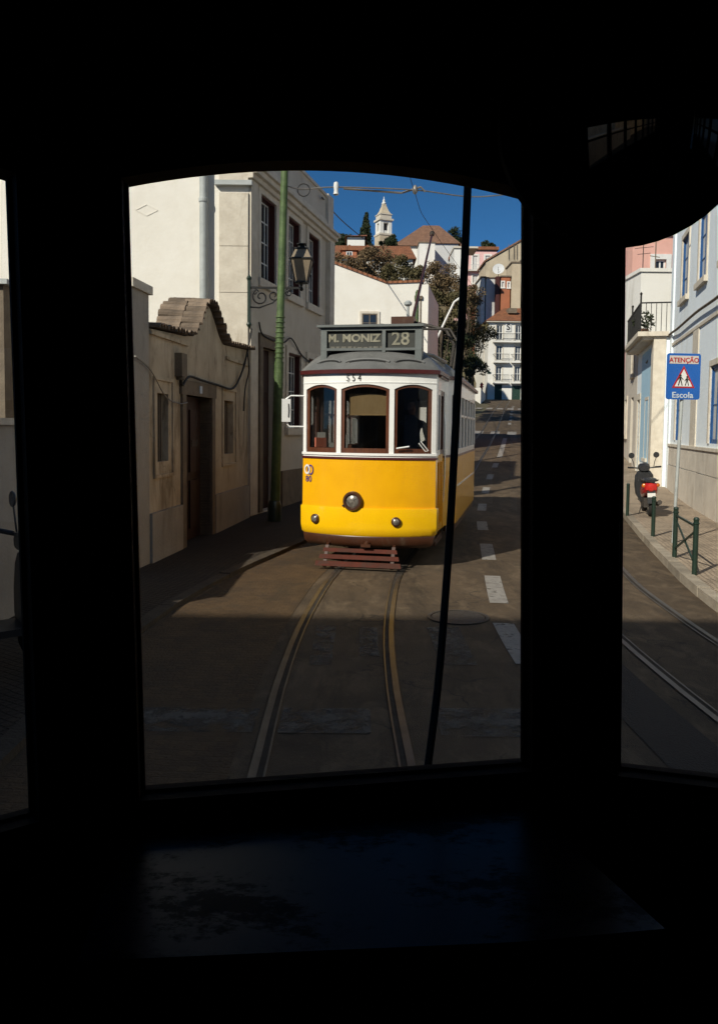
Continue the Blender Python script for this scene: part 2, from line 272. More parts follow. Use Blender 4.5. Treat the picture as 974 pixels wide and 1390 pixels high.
def per_object(m, lo, hi):
    N, L = m.node_tree.nodes, m.node_tree.links; b = N['Principled BSDF']; oi = N.new('ShaderNodeObjectInfo')
    mr = N.new('ShaderNodeMapRange'); mr.inputs[3].default_value = lo; mr.inputs[4].default_value = hi; L.new(oi.outputs['Random'], mr.inputs[0])
    mx = N.new('ShaderNodeMix'); mx.data_type = 'RGBA'; mx.blend_type = 'MULTIPLY'; mx.inputs[0].default_value = 1.0
    L.new(b.inputs['Base Color'].links[0].from_socket, mx.inputs[6]); L.new(mr.outputs[0], mx.inputs[7]); L.new(mx.outputs[2], b.inputs['Base Color'])
per_object(MATS['oldtile'], 0.6, 1.35); per_object(MATS['kerb'], 0.8, 1.15); per_object(MATS['slab'], 0.86, 1.06)

# ------------------------------------------------------------------ mesh helpers
class MB:
    def __init__(s, xf=None): s.v = []; s.f = []; s.xf = xf; s.sm = False
    def add(s, vs, fs):
        o = len(s.v)
        for p in vs:
            p = Vector(p)
            s.v.append(s.xf @ p if s.xf is not None else p)
        s.f += [tuple(i + o for i in f) for f in fs]
        return s
    def box(s, x0, x1, y0, y1, z0, z1):
        return s.add([(x0, y0, z0), (x1, y0, z0), (x1, y1, z0), (x0, y1, z0), (x0, y0, z1), (x1, y0, z1), (x1, y1, z1), (x0, y1, z1)],
                     [(3, 2, 1, 0), (4, 5, 6, 7), (0, 1, 5, 4), (1, 2, 6, 5), (2, 3, 7, 6), (3, 0, 4, 7)])
    def beam(s, p0, p1, w, h, up=(0, 0, 1)):
        p0, p1 = Vector(p0), Vector(p1); d = (p1 - p0).normalized(); up = Vector(up)
        if abs(d.dot(up)) > 0.98: up = Vector((1, 0, 0))
        a = d.cross(up).normalized(); b = a.cross(d)
        vs = [p + a * sx * w / 2 + b * sy * h / 2 for p in (p0, p1) for sx, sy in ((-1, -1), (1, -1), (1, 1), (-1, 1))]
        return s.add(vs, [(3, 2, 1, 0), (4, 5, 6, 7), (0, 1, 5, 4), (1, 2, 6, 5), (2, 3, 7, 6), (3, 0, 4, 7)])
    def tube(s, pts, r, n=8, caps=True):
        pts = [Vector(p) for p in pts]; rs = r if isinstance(r, (list, tuple)) else [r] * len(pts)
        vs = []; ref = None
        for i, p in enumerate(pts):
            d = (pts[min(i + 1, len(pts) - 1)] - pts[max(i - 1, 0)]).normalized()
            if ref is None:
                ref = Vector((0, 0, 1)) if abs(d.z) < 0.9 else Vector((1, 0, 0))
            a = d.cross(ref).normalized(); b = a.cross(d).normalized(); ref = b
            vs += [p + (a * math.cos(t) + b * math.sin(t)) * rs[i] for t in [2 * math.pi * k / n for k in range(n)]]
        fs = []
        for i in range(len(pts) - 1):
            for k in range(n):
                k2 = (k + 1) % n; fs.append((i * n + k, i * n + k2, (i + 1) * n + k2, (i + 1) * n + k))
        if caps:
            fs.append(tuple(range(n))[::-1]); fs.append(tuple((len(pts) - 1) * n + k for k in range(n)))
        s.sm = True
        return s.add(vs, fs)
    def lathe(s, prof, c, axis=(0, 0, 1), n=20):
        c = Vector(c); ax = Vector(axis).normalized(); ref = Vector((0, 0, 1)) if abs(ax.z) < 0.9 else Vector((1, 0, 0))
        a = ax.cross(ref).normalized(); b = a.cross(ax)
        vs = []; fs = []
        for r, h in prof:
            vs += [c + ax * h + (a * math.cos(t) + b * math.sin(t)) * max(r, 1e-4) for t in [2 * math.pi * k / n for k in range(n)]]
        for i in range(len(prof) - 1):
            for k in range(n):
                k2 = (k + 1) % n; fs.append((i * n + k, i * n + k2, (i + 1) * n + k2, (i + 1) * n + k))
        fs.append(tuple(range(n))[::-1]); fs.append(tuple((len(prof) - 1) * n + k for k in range(n)))
        s.sm = True
        return s.add(vs, fs)
    def prism(s, poly, v0, v1, plane='xz'):
        """closed polygon in a plane, pushed along the third axis from v0 to v1"""
        def P(a, b, c):
            return {'xz': (a, c, b), 'xy': (a, b, c), 'yz': (c, a, b)}[plane]
        n = len(poly)
        vs = [P(a, b, v0) for a, b in poly] + [P(a, b, v1) for a, b in poly]
        fs = [tuple(range(n)), tuple(range(2 * n - 1, n - 1, -1))] + [(i, (i + 1) % n + 0, (i + 1) % n + n, i + n) for i in range(n)]
        return s.add(vs, fs)
    def build(s, name, m, parent=None, smooth=None, world=True):
        me = bpy.data.meshes.new(name)
        off = Vector((0, 0, 0))
        if parent is not None and world:
            p = parent
            while p.parent: p = p.parent
            off = Vector(p.location)
        me.from_pydata([v - off for v in s.v], [], s.f); me.update()
        bm = bmesh.new(); bm.from_mesh(me); bmesh.ops.recalc_face_normals(bm, faces=bm.faces); bm.to_mesh(me); bm.free()
        if isinstance(m, str): m = MATS[m]
        me.materials.append(m)
        if (s.sm if smooth is None else smooth):
            for p in me.polygons: p.use_smooth = True
            try: me.set_sharp_from_angle(angle=R(40))
            except Exception: pass
        o = bpy.data.objects.new(name, me); COL.objects.link(o)
        if parent is not None: o.parent = parent
        return o

def thing(name, label, cat, loc=(0, 0, 0), rz=0.0, group=None):
    o = bpy.data.objects.new(name, None); COL.objects.link(o); o.empty_display_size = 0.2
    o.location = loc; o.rotation_euler = (0, 0, rz); o['label'] = label; o['category'] = cat
    if group: o['group'] = group
    return o
def tag(o, label, cat, group=None):
    o['label'] = label; o['category'] = cat
    if group: o['group'] = group
    return o
def struct(o, kind='structure'): o['kind'] = kind; return o
def catmull(pts, x):
    if x <= pts[0][0]: i = 0
    elif x >= pts[-1][0]: i = len(pts) - 2
    else: i = max(k for k in range(len(pts) - 1) if pts[k][0] <= x)
    (x0, y0), (x1, y1) = pts[i], pts[i + 1]
    m0 = (pts[i + 1][1] - pts[i - 1][1]) / (pts[i + 1][0] - pts[i - 1][0]) if i > 0 else (y1 - y0) / (x1 - x0)
    m1 = (pts[i + 2][1] - y0) / (pts[i + 2][0] - x0) if i + 2 < len(pts) else (y1 - y0) / (x1 - x0)
    h = x1 - x0; t = (x - x0) / h
    if t < 0: return y0 + m0 * (x - x0)
    if t > 1: return y1 + m1 * (x - x1)
    return (2*t**3 - 3*t*t + 1) * y0 + (t**3 - 2*t*t + t) * h * m0 + (-2*t**3 + 3*t*t) * y1 + (t**3 - t*t) * h * m1
def frame(o, ux):
    """wall frame: local x along ux, local y into the wall (left of ux), z up"""
    ux = Vector((ux[0], ux[1], 0)).normalized(); uy = Vector((-ux.y, ux.x, 0))
    return Matrix(((ux.x, uy.x, 0, o[0]), (ux.y, uy.y, 0, o[1]), (0, 0, 1, o[2] if len(o) > 2 else 0), (0, 0, 0, 1)))
def wall_with_holes(mb, u0, u1, z0, z1, holes, th):
    us = sorted({u0, u1, *[h[0] for h in holes], *[h[1] for h in holes]}); zs = sorted({z0, z1, *[h[2] for h in holes], *[h[3] for h in holes]})
    ids = {}
    def vid(u, y, z):
        k = (u, y, z)
        if k not in ids:
            ids[k] = len(mb.v); p = Vector(k); mb.v.append(mb.xf @ p if mb.xf is not None else p)
        return ids[k]
    inh = lambda u, z: any(h[0] < u < h[1] and h[2] < z < h[3] for h in holes)
    for a, b in zip(us, us[1:]):
        for c, d in zip(zs, zs[1:]):
            if inh((a + b) / 2, (c + d) / 2): continue
            for y in (0, th): mb.f.append((vid(a, y, c), vid(b, y, c), vid(b, y, d), vid(a, y, d)))
    for a, b, c, d in list(holes) + [(u0, u1, z0, z1)]:
        for p, q in (((a, c), (b, c)), ((b, c), (b, d)), ((b, d), (a, d)), ((a, d), (a, c))):
            mb.f.append((vid(p[0], 0, p[1]), vid(q[0], 0, q[1]), vid(q[0], th, q[1]), vid(p[0], th, p[1])))
def window(par, xf, u0, u1, z0, z1, rec=0.12, fw=0.06, cols=2, rows=3, fm='whitepaint', pm='darkglass', outer=None, om='limestone', ow=0.14, sill=True, name='window', barw=0.025, reveal=None):
    """casement in an opening: frame with glazing bars (> pane, surround)"""
    m = MB(xf); f = fw; y0, y1 = rec, rec + 0.05
    m.box(u0, u0 + f, y0, y1, z0, z1).box(u1 - f, u1, y0, y1, z0, z1).box(u0 + f, u1 - f, y0, y1, z0, z0 + f).box(u0 + f, u1 - f, y0, y1, z1 - f, z1)
    for k in range(1, cols):
        u = u0 + (u1 - u0) * k / cols; bw = f * 0.8 if (cols % 2 == 0 and k == cols // 2) else barw
        m.box(u - bw / 2, u + bw / 2, y0 + 0.003, y1 - 0.003, z0 + f, z1 - f)
    for k in range(1, rows):
        z = z0 + (z1 - z0) * k / rows
        m.box(u0 + f, u1 - f, y0 + 0.006, y1 - 0.006, z - barw / 2, z + barw / 2)
    o = m.build(name, fm, par)
    MB(xf).box(u0 + 0.01, u1 - 0.01, rec + 0.022, rec + 0.03, z0 + 0.01, z1 - 0.01).build('pane', pm, o)
    if reveal:
        r = MB(xf); t = 0.035
        r.box(u0, u0 + t, 0.01, rec, z0, z1).box(u1 - t, u1, 0.01, rec, z0, z1).box(u0 + t, u1 - t, 0.01, rec, z1 - t, z1)
        r.build('reveal_lining', reveal, o)
    if outer:
        s = MB(xf); p = -outer; w = ow
        s.box(u0 - w, u0, p, 0.03, z0, z1).box(u1, u1 + w, p, 0.03, z0, z1).box(u0 - w, u1 + w, p - 0.003, 0.03, z1, z1 + w)
        if sill: s.box(u0 - w - 0.04, u1 + w + 0.04, p - 0.06, 0.03, z0 - w * 1.1, z0)
        s.build('surround', om, o)
    return o
def text(s, size, m, name, par, xf, bold=0.0, align='CENTER', sx=1.0):
    c = bpy.data.curves.new('text', 'FONT'); c.body = s; c.size = size; c.align_x = align; c.align_y = 'CENTER'; c.offset = bold; c.extrude = 0.002; c.resolution_u = 3
    t = bpy.data.objects.new('text', c); COL.objects.link(t); bpy.context.view_layer.update()
    me = bpy.data.meshes.new_from_object(t.evaluated_get(bpy.context.evaluated_depsgraph_get()))
    bpy.data.objects.remove(t); bpy.data.curves.remove(c)
    me.transform(xf @ Matrix.Rotation(R(90), 4, 'X') @ Matrix.Diagonal((sx, 1, 1, 1)))
    me.materials.clear(); me.materials.append(MATS[m]); me.name = name
    o = bpy.data.objects.new(name, me); COL.objects.link(o); o.parent = par
    return o

# ------------------------------------------------------------------ ground, street, pavements
GZ = [(-40, 0), (0, 0), (14, 0), (18, 0.01), (21.4, 0.06), (25, 0.22), (28.6, 0.42), (32.2, 0.66), (36, 0.95), (46, 1.6), (50, 1.84), (81, 4.2), (112, 6.2), (140, 8.0)]
G = lambda y: max(0.0, catmull(GZ, y)) if y < 140 else 8.0
TRACK = [(-40, 7.5), (-8, 1.0), (-5, 0.5), (-2, 0.17), (0, 0.02), (3, -0.10), (5, -0.14), (6.2, -0.163), (7.9, -0.14), (9.5, -0.05), (11.3, 0.12), (14, 0.58), (18, 1.35), (20, 1.8), (25, 2.75), (32, 4.2), (40, 5.9), (50, 7.9), (76, 13.0), (112, 20.2)]
TX = lambda y: catmull(TRACK, y)
KR = [(-40, 11.2), (-8, 4.9), (0, 3.95), (6, 3.85), (9.3, 4.12), (13, 4.85), (18.4, 6.1), (25, 7.6), (35, 9.9), (50, 13.2), (81, 19.6), (92, 26), (112, 60)]
KL = [(-40, 5.0), (-8, -0.9), (0, -1.95), (5, -2.12), (8.3, -2.12), (11, -1.75), (13.8, -1.09), (18, -0.2), (25, 1.25), (35, 3.4), (50, 6.3), (81, 12.6), (96, 15.0), (112, 14.0)]
KRX = lambda y: catmull(KR, y); KLX = lambda y: catmull(KL, y)
def hill(x, y):
    pts = [(-4000, 0), (-40, 0), (0, 0), (40, 1.2), (60, 4.0), (75, 8.0), (90, 14.5), (110, 20.0), (130, 25.0), (150, 30), (180, 38.0), (230, 41), (400, 41), (6000, 41)]
    for (a, b), (c, d) in zip(pts, pts[1:]):
        if a <= y <= c: h = b + (d - b) * (y - a) / (c - a)
    # the street valley stays low, the slope to its left and behind it climbs
    s = min(1.0, max(0.0, (KLX(min(y, 112)) - 2.0 - x) / 7.0)) if y > 35 else 0.0
    if y > 126: s = max(s, min(1.0, (y - 126) / 40.0))
    return G(min(y, 118)) * (1 - s) + h * s if y > 35 else G(y)
vs = []; fs = []
ys = [-3000, -800, -200, -60, -30, -15, -6, 0, 5, 9, 12, 15, 18, 22, 26, 30, 34, 38, 42, 47, 52, 58, 64, 70, 76, 82, 88, 94, 100, 106, 112, 118, 126, 134, 142, 150, 165, 180, 200, 230, 300, 450, 900, 3000]
xs = [-3000, -800, -200, -80, -50, -35, -25, -18, -12, -8, -5, -2, 0, 3, 6, 8, 10, 12, 14, 16, 18, 21, 25, 30, 40, 60, 100, 250, 800, 3000]
for y in ys:
    for x in xs: vs.append((x, y, hill(x, y) - 0.06))
nx = len(xs)
for j in range(len(ys) - 1):
    for i in range(nx - 1): fs.append((j * nx + i, j * nx + i + 1, (j + 1) * nx + i + 1, (j + 1) * nx + i))
struct(MB().add(vs, fs).build('terrain', 'earth', smooth=True))
def strip(fa, fb, dz, y0, y1, n, cross=4):
    vs = []; fs = []
    for j in range(n + 1):
        y = y0 + (y1 - y0) * j / n
        for k in range(cross + 1):
            t = k / cross; vs.append((fa(y) * (1 - t) + fb(y) * t, y, G(y) + dz))
    c = cross + 1
    for j in range(n):
        for k in range(cross): fs.append((j * c + k, j * c + k + 1, (j + 1) * c + k + 1, (j + 1) * c + k))
    return MB().add(vs, fs)
struct(strip(KLX, KRX, 0.0, -40, 118, 150).build('road', 'asphalt', smooth=True))
struct(strip(lambda y: KLX(y) + 0.05, lambda y: TX(y) - 0.62, 0.004, 2, 22, 40, 2).build('paved_strip', 'setts', smooth=True))
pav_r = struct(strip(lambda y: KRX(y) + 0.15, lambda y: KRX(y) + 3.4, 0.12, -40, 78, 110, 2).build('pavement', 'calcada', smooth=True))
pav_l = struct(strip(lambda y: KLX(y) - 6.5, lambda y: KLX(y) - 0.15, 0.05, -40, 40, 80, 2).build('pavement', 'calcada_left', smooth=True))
kms = {}
for km_ in ('kerb', 'kerb_dark'):
    kms[km_] = MB().box(-0.075, 0.075, 0.006, 0.994, -0.16, 0.125).build('kerb_stone', km_).data
    bpy.data.objects.remove(bpy.data.objects['kerb_stone'])
def kerbs(fx, sgn, ya, yb, par, km_):
    y = ya
    while y < yb:
        x = fx(y) + sgn * 0.075; dx = fx(y + 1) - fx(y); dz = G(y + 1) - G(y)
        ln = math.sqrt(1 + dx * dx)
        o = bpy.data.objects.new('kerb_stone', kms[km_]); COL.objects.link(o); o.parent = par
        o.location = (x, y, G(y) + random.uniform(-0.006, 0.008) - (0.07 if sgn < 0 else 0.0)); o.rotation_euler = (math.atan2(dz, ln), 0, -math.atan2(dx, 1) + random.uniform(-0.006, 0.006)); o.scale = (random.uniform(0.97, 1.1), ln, 1)
        y += 1.0
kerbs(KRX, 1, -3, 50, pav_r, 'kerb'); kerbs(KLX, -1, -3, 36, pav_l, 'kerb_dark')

def curve_strip(f, off0, off1, dz, y0, y1, n):
    vs = []; fs = []
    for j in range(n + 1):
        y = y0 + (y1 - y0) * j / n; d = Vector((f(y + 0.1) - f(y - 0.1), 0.2)).normalized(); nrm = Vector((d.y, -d.x))
        for o in (off0, off1):
            yy = y + nrm.y * o; vs.append((f(y) + nrm.x * o, yy, G(yy) + dz))
    for j in range(n): fs.append((2 * j, 2 * j + 1, 2 * j + 3, 2 * j + 2))
    return MB().add(vs, fs)
for offs in (0.0, 3.2):
    tr = bpy.data.objects.new('tram_track', None); COL.objects.link(tr); struct(tr)
    for c in (-0.45, 0.45):
        s = 1 if c > 0 else -1
        a, b = sorted((offs + c - s * 0.0, offs + c + s * 0.05))
        r = curve_strip(TX, a, b, 0.012, -14, 110, 190).build('rail', 'rail', tr)
        a, b = sorted((offs + c - s * 0.040, offs + c))
        curve_strip(TX, a, b, 0.008, -14, 110, 190).build('groove', 'groove', r)
        a, b = sorted((offs + c - s * 0.054, offs + c - s * 0.040))
        curve_strip(TX, a, b, 0.012, -14, 110, 190).build('check_lip', 'rail', r)
# painted markings
CLX = lambda y: TX(y) + 1.66 if y < 9 else catmull([(9, 1.62), (10.6, 1.80), (14.2, 2.26), (17.8, 2.72), (21.4, 3.27), (25, 3.93), (28.6, 4.63), (32.2, 5.41), (36, 6.25), (46, 8.25), (50, 9.1), (81, 15.2), (95, 18)], y)
def mark(name, m, rects, dz=0.0065):
    for i, (xa, xb, ya, yb, f) in enumerate(rects):
        struct(curve_strip(f, xa, xb, dz, ya, yb, max(2, int((yb - ya) * 2))).build(name, m))
dash = [(7.0, 8.5), (9.5, 11.3), (12.7, 14.5), (16.5, 18.0), (20.2, 21.7), (24.0, 25.5), (27.7, 29.2), (31.4, 32.9), (35.0, 46.0)] + [(58 + 4 * k, 60 + 4 * k) for k in range(8)]
mark('lane_dash', 'paint', [(-0.11, 0.11, a, b, CLX) for a, b in dash])
mark('crossing_bar', 'paint', [(-4.1 + k * 1.02, -3.55 + k * 1.02, 49.2, 51.6, CLX) for k in range(7)] + [(-4.6 + k * 1.02, -4.0 + k * 1.02, 79, 82, CLX) for k in range(9)])
st = lambda y: 0.0
mark('worn_bar', 'paint_worn', [(-0.42, -0.22, 6.9, 8.3, st), (0.02, 0.2, 7.2, 8.25, st), (0.72, 1.05, 6.95, 8.3, st), (-0.53, 0.10, 5.33, 5.82, st), (0.57, 1.45, 5.3, 5.85, st), (-1.75, -0.70, 5.33, 5.8, st), (3.3, 4.6, 40.0, 40.5, st), (4.55, 5.6, 40.2, 40.8, st)])
mat('tar', (0.034, 0.028, 0.023), (0.026, 0.021, 0.018), scale=3, rough=0.8, bump=0.5, bscale=70)
for i, (a, b, c, d) in enumerate(((2.05, 2.5, 3.5, 9.0), (2.7, 3.6, 19.5, 23.0))):
    struct(curve_strip(TX if i != 2 else (lambda y: 0.25), a, b, 0.0055, c, d, 12).build('road_patch', 'tar'))
mo = thing('manhole_cover', 'round iron manhole cover set in the asphalt beside the rails', 'manhole', (1.10, 8.75, 0.0))
MB().lathe([(0.0, 0.010), (0.29, 0.010), (0.29, 0.0)], mo.location, n=28).build('cover_plate', 'iron', mo)
MB().lathe([(0.30, 0.0), (0.30, 0.014), (0.34, 0.014), (0.34, 0.0)], mo.location, n=28).build('rim', 'iron', mo)

# ------------------------------------------------------------------ low yard wall, gate wall, pillar (left side)
ya = thing('yard_wall', 'low grey plastered yard wall behind the parked dark scooter', 'wall', (-3.5, 2, 0.1))
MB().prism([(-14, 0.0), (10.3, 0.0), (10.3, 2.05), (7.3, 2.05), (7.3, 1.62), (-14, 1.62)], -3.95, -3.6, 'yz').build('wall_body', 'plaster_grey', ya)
for a, b, z in ((-14.0, 7.26, 1.62), (7.26, 10.34, 2.05)):
    MB().box(-4.0, -3.55, a, b, z, z + 0.07).build('coping', 'limestone', ya)
gd = Vector((0.094, 1.0, 0)).normalized()
GO = Vector((-3.1, 11.2, 0)); GX = frame(GO, gd)          # along the gate wall, u = 0 at the pillar
gu = lambda Y: (Y - 11.2) / gd.y
gw = thing('gate_wall', 'tan plaster garden wall with curved tiled gable over a dark doorway', 'wall', (-3.1, 14, 0.1))
EA, AP = 3.46, 4.10
us0 = gu(11.75)
def gtop(u):
    c = gu(14.6); h = 1.15 if u < c else 1.35; t = abs(u - c) / h; e = EA + 0.045 * max(0.0, u - us0)
    return e if t >= 1 else e + (AP - EA) * (1.0 - (lambda q: q * q * (3 - 2 * q))(max(0.0, (t - 0.12) / 0.88))) * (1.0 - 0.10 * t * t)
us = [gu(11.75) + (gu(17.95) - gu(11.75)) * k / 60 for k in range(61)]
holes = [(gu(13.42), gu(14.98), 0.0, 2.58), (gu(12.12), gu(12.62), 1.52, 2.55), (gu(15.95), gu(16.65), 1.52, 2.58)]
m = MB(GX)
wall_with_holes(m, us[0], us[-1], 0.0, 3.2, holes, 0.45)
m.prism([(us[0], 3.2)] + [(u, gtop(u)) for u in us] + [(us[-1], 3.2)], 0.0, 0.45, 'xz')
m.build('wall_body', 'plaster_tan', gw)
pl = MB(GX); pl.box(gu(11.76), gu(13.2), -0.05, 0.0, 0.0, 0.78).box(gu(15.2), gu(17.9), -0.05, 0.0, 0.0, 0.78); pl.build('plinth', 'plaster_grey', gw)
MB(GX).box(gu(11.76), gu(13.55), -0.05, 0.0, 3.38, 3.44).box(gu(16.0), gu(17.9), -0.05, 0.0, 3.38, 3.44).build('string_course', 'plaster_tan', gw)
ds = MB(GX); ds.box(gu(13.22), gu(13.42), -0.04, 0.2, 0, 2.58).box(gu(14.98), gu(15.18), -0.04, 0.2, 0, 2.58).box(gu(13.16), gu(15.24), -0.045, 0.2, 2.58, 2.82)
ds.build('door_surround', 'limestone_dark', gw)
dr = MB(GX); dr.box(gu(13.42), gu(14.98), 0.2, 0.25, 0.0, 2.58)
for k in range(2):
    for zz in ((0.25, 1.1), (1.25, 2.35)): dr.box(gu(13.42) + 0.1 + k * 0.78, gu(13.42) + 0.68 + k * 0.78, 0.17, 0.2, *zz)
do = dr.build('door', 'doorwood', gw)
MB(GX).box(gu(14.35), gu(14.75), 0.16, 0.2, 1.70, 1.82).build('letter_flap', 'iron', do)
MB(GX).box(gu(14.12), gu(14.26), -0.06, -0.045, 2.63, 2.76).build('number_tile', 'signpale', gw)
for a, b, c, d in ((12.12, 12.62, 1.52, 2.55), (15.95, 16.65, 1.52, 2.58)):
    o = MB(GX).box(gu(a), gu(b), 0.12, 0.16, c, d)
    for k in range(5): o.box(gu(a) + 0.05 + k * (gu(b) - gu(a) - 0.1) / 5, gu(a) + 0.07 + k * (gu(b) - gu(a) - 0.1) / 5, 0.07, 0.12, c, d)
    o = o.build('slit_window', 'limestone_dark', gw)
    s = MB(GX); a2, b2, c2, d2 = gu(a) - 0.2, gu(b) + 0.2, c - 0.24, d + 0.24
    for q in ((a2, a2 + 0.05, c2, d2), (b2 - 0.05, b2, c2, d2), (a2 + 0.05, b2 - 0.05, c2, c2 + 0.05), (a2 + 0.05, b2 - 0.05, d2 - 0.05, d2)): s.box(q[0], q[1], -0.03, 0.0, q[2], q[3])
    s.build('surround', 'plaster_tan', o)
# roof tiles: barrel tiles laid across the wall, one object each
th = MB()
prof = [(math.cos(t) * 0.085, math.sin(t) * 0.075) for t in [math.pi * k / 6 for k in range(7)]]
prin = [(x * 0.82, z * 0.80 - 0.004) for x, z in prof]
vs = [(x * (1.0 if y < 0.3 else 0.88), y, z) for y in (0.0, 0.42) for x, z in prof] + [(x * (1.0 if y < 0.3 else 0.88), y, z) for y in (0.0, 0.42) for x, z in prin]
fs = []
for k in range(6): fs += [(k, k + 1, 8 + k, 7 + k), (14 + k, 21 + k, 22 + k, 15 + k), (k, 14 + k, 15 + k, k + 1), (7 + k, 8 + k, 22 + k, 21 + k)]
tme = th.add(vs, fs).build('roof_tile', 'oldtile').data; bpy.data.objects.remove(bpy.data.objects['roof_tile'])
u = us[0] + 0.08; gang = math.atan2(gd.y, gd.x)
while u < us[-1] - 0.05:
    z = gtop(u); sl_ = math.atan2(gtop(u + 0.05) - gtop(u - 0.05), 0.1)
    for row in range(2):
        o = bpy.data.objects.new('roof_tile', tme); COL.objects.link(o); o.parent = gw
        nrm = Vector((-math.sin(sl_), 0, math.cos(sl_)))
        p = GX @ (Vector((u, -0.17 + 0.34 * row + random.uniform(-.02, .02), z + 0.0)) + nrm * (0.012 + 0.02 * row))
        o.location = p - gw.location
        o.rotation_euler = (Matrix.Rotation(gang, 3, 'Z') @ Matrix.Rotation(-sl_, 3, 'Y') @ Matrix.Rotation(random.uniform(-0.04, 0.04) + 0.03, 3, 'X') @ Matrix.Rotation(random.uniform(-0.03, 0.03), 3, 'Z')).to_euler()
        o.scale = (random.uniform(0.95, 1.05),) * 3
    u += 0.155 * max(0.55, math.cos(sl_)) * random.uniform(0.96, 1.04)
pp = thing('gate_pillar', 'tall pale plastered pillar ending the tan garden wall', 'pillar', GX @ Vector((gu(11.4), 0.2, 0.1)))
MB(GX).box(gu(11.07), gu(11.745), -0.012, 0.62, 0.0, 3.93).build('shaft', 'plaster_grey', pp)
MB(GX).box(gu(11.02), gu(11.79), -0.06, 0.67, 3.93, 4.05).build('cap', 'limestone', pp)
ub = thing('meter_box', 'dark upright cable box fixed on the tan garden wall', 'cable box', GX @ Vector((gu(13.05), -0.05, 2.85)))
MB(GX).box(gu(12.93), gu(13.2), -0.12, 0.0, 2.85, 3.22).lathe([(0.07, 0), (0.07, 0.06)], (gu(13.06), -0.06, 2.80)).build('box_body', 'limestone_dark', ub, smooth=False)
def cable(name, label, pts, r=0.012, m='wire', xf=None, sag=0.0):
    P = [Vector(p) for p in pts]
    Q = []
    for i in range(len(P) - 1):
        for k in range(6):
            t = k / 6; a = P[max(i - 1, 0)]; b = P[i]; c = P[i + 1]; d = P[min(i + 2, len(P) - 1)]
            Q.append(0.5 * ((2 * b) + (c - a) * t + (2 * a - 5 * b + 4 * c - d) * t * t + (3 * b - a - 3 * c + d) * t ** 3))
    Q.append(P[-1])
    return tag(MB(xf).tube(Q, r, 6).build(name, m), label, 'cable')
cable('wall_cable', 'thick black cable drooping across the tan wall above the doorway', [(gu(13.06), -0.06, 2.85), (gu(13.15), -0.06, 2.72), (gu(13.5), -0.06, 2.64 + .24), (gu(14.2), -0.07, 2.86), (gu(15.2), -0.06, 2.84), (gu(16.3), -0.06, 2.82), (gu(16.9), -0.06, 3.05), (gu(17.4), -0.08, 3.5), (gu(17.85), -0.1, 4.2)], 0.022, xf=GX)
cable('wall_cable', 'thin cable looping low on the tan wall left of the doorway', [(gu(11.1), -0.05, 3.0), (gu(11.7), -0.05, 2.86), (gu(12.3), -0.07, 2.50), (gu(13.0), -0.06, 2.42), (gu(13.4), -0.06, 2.45)], 0.010, 'wirelight', xf=GX)
cable('wall_cable', 'pair of dark cables hanging beside the corner of the tall house', [(gu(17.6), -0.06, 3.75), (gu(17.7), -0.08, 3.3), (gu(17.45), -0.06, 2.9), (gu(17.3), -0.06, 2.4)], 0.016, xf=GX)

# ------------------------------------------------------------------ tall house on the left
HO = Vector((-2.45, 18.0, 0)); hd = Vector((0.242, 1.0, 0)).normalized(); HX = frame(HO, hd)
hu = lambda Y: (Y - 18.0) / hd.y
hs = thing('town_house', 'tall cream house with sunlit blank end wall and shaded window front', 'house', (-4, 19, 0.1))
H1 = hu(24.3)
wins = [(hu(18.62), hu(19.62), 5.42, 7.32), (hu(20.5), hu(21.45), 5.42, 7.32), (hu(22.15), hu(23.15), 5.42, 7.32)]
lowin = (hu(20.55), hu(21.55), 2.05, 3.95); ldoor = (hu(18.75), hu(19.75), 0.1, 3.9)
m = MB(HX); wall_with_holes(m, 0.0, H1, 0.0, 8.7, wins + [lowin, ldoor, (hu(22.2), hu(23.2), 2.05, 3.95)], 0.4); m.build('front_wall', 'plaster_facade', hs)
GXF = frame((-9.6, 17.98, 0), (1, 0))
m = MB(GXF); wall_with_holes(m, 0.0, 7.14, 0.0, 9.4, [(0.35, 1.3, 5.5, 7.0)], 0.35); m.build('end_wall', 'plaster', hs)
MB(HX).box(0.0, H1, 0.4, 8.0, 7.9, 8.1).box(H1 - 0.3, H1 - 0.002, 0.4, 8, 0, 8.5).build('inner_slab', 'plaster_facade', hs)
MB(HX).box(H1 - 0.45, H1 + 0.02, -0.14, 0.0, 0.1, 7.45).build('corner_pilaster', 'limestone', hs)
MB(HX).box(-0.02, 0.42, -0.05, 0.0, 0.1, 7.45).build('corner_pilaster', 'limestone', hs)
# quoin slabs on the sunlit corner, laid one above another
z = 0.4
for k, h in enumerate((1.5, 1.6, 1.5, 1.0, 1.15)):
    MB(GXF).box(6.50, 7.13, -0.05, 0.0, z, z + h - 0.012).build('quoin_slab', 'limestone', hs); z += h
MB(GXF).box(6.42, 7.22, -0.14, 0.0, 7.28, 7.38).build('quoin_cap', 'zinc', hs)
MB(GXF).box(6.50, 7.13, -0.06, 0.0, 7.38, 9.4).build('parapet_pier', 'limestone', hs)
c = MB(HX)
for a, b, p in ((7.45, 7.55, 0.12), (7.55, 7.66, 0.22), (7.66, 7.74, 0.30)): c.box(-0.1, H1 + 0.1, -p, 0.0, a, b)
c.build('cornice', 'limestone', hs)
MB(HX).box(0.0, H1 - 0.5, -0.04, 0.0, 7.95, 8.05).box(H1 - 0.5, H1 + 0.06, -0.08, 0.1, 7.74, 8.8).build('parapet_trim', 'limestone', hs)
MB(HX).box(-0.02, H1 + 0.02, -0.05, 0.45, 8.7, 8.78).build('coping', 'limestone', hs)
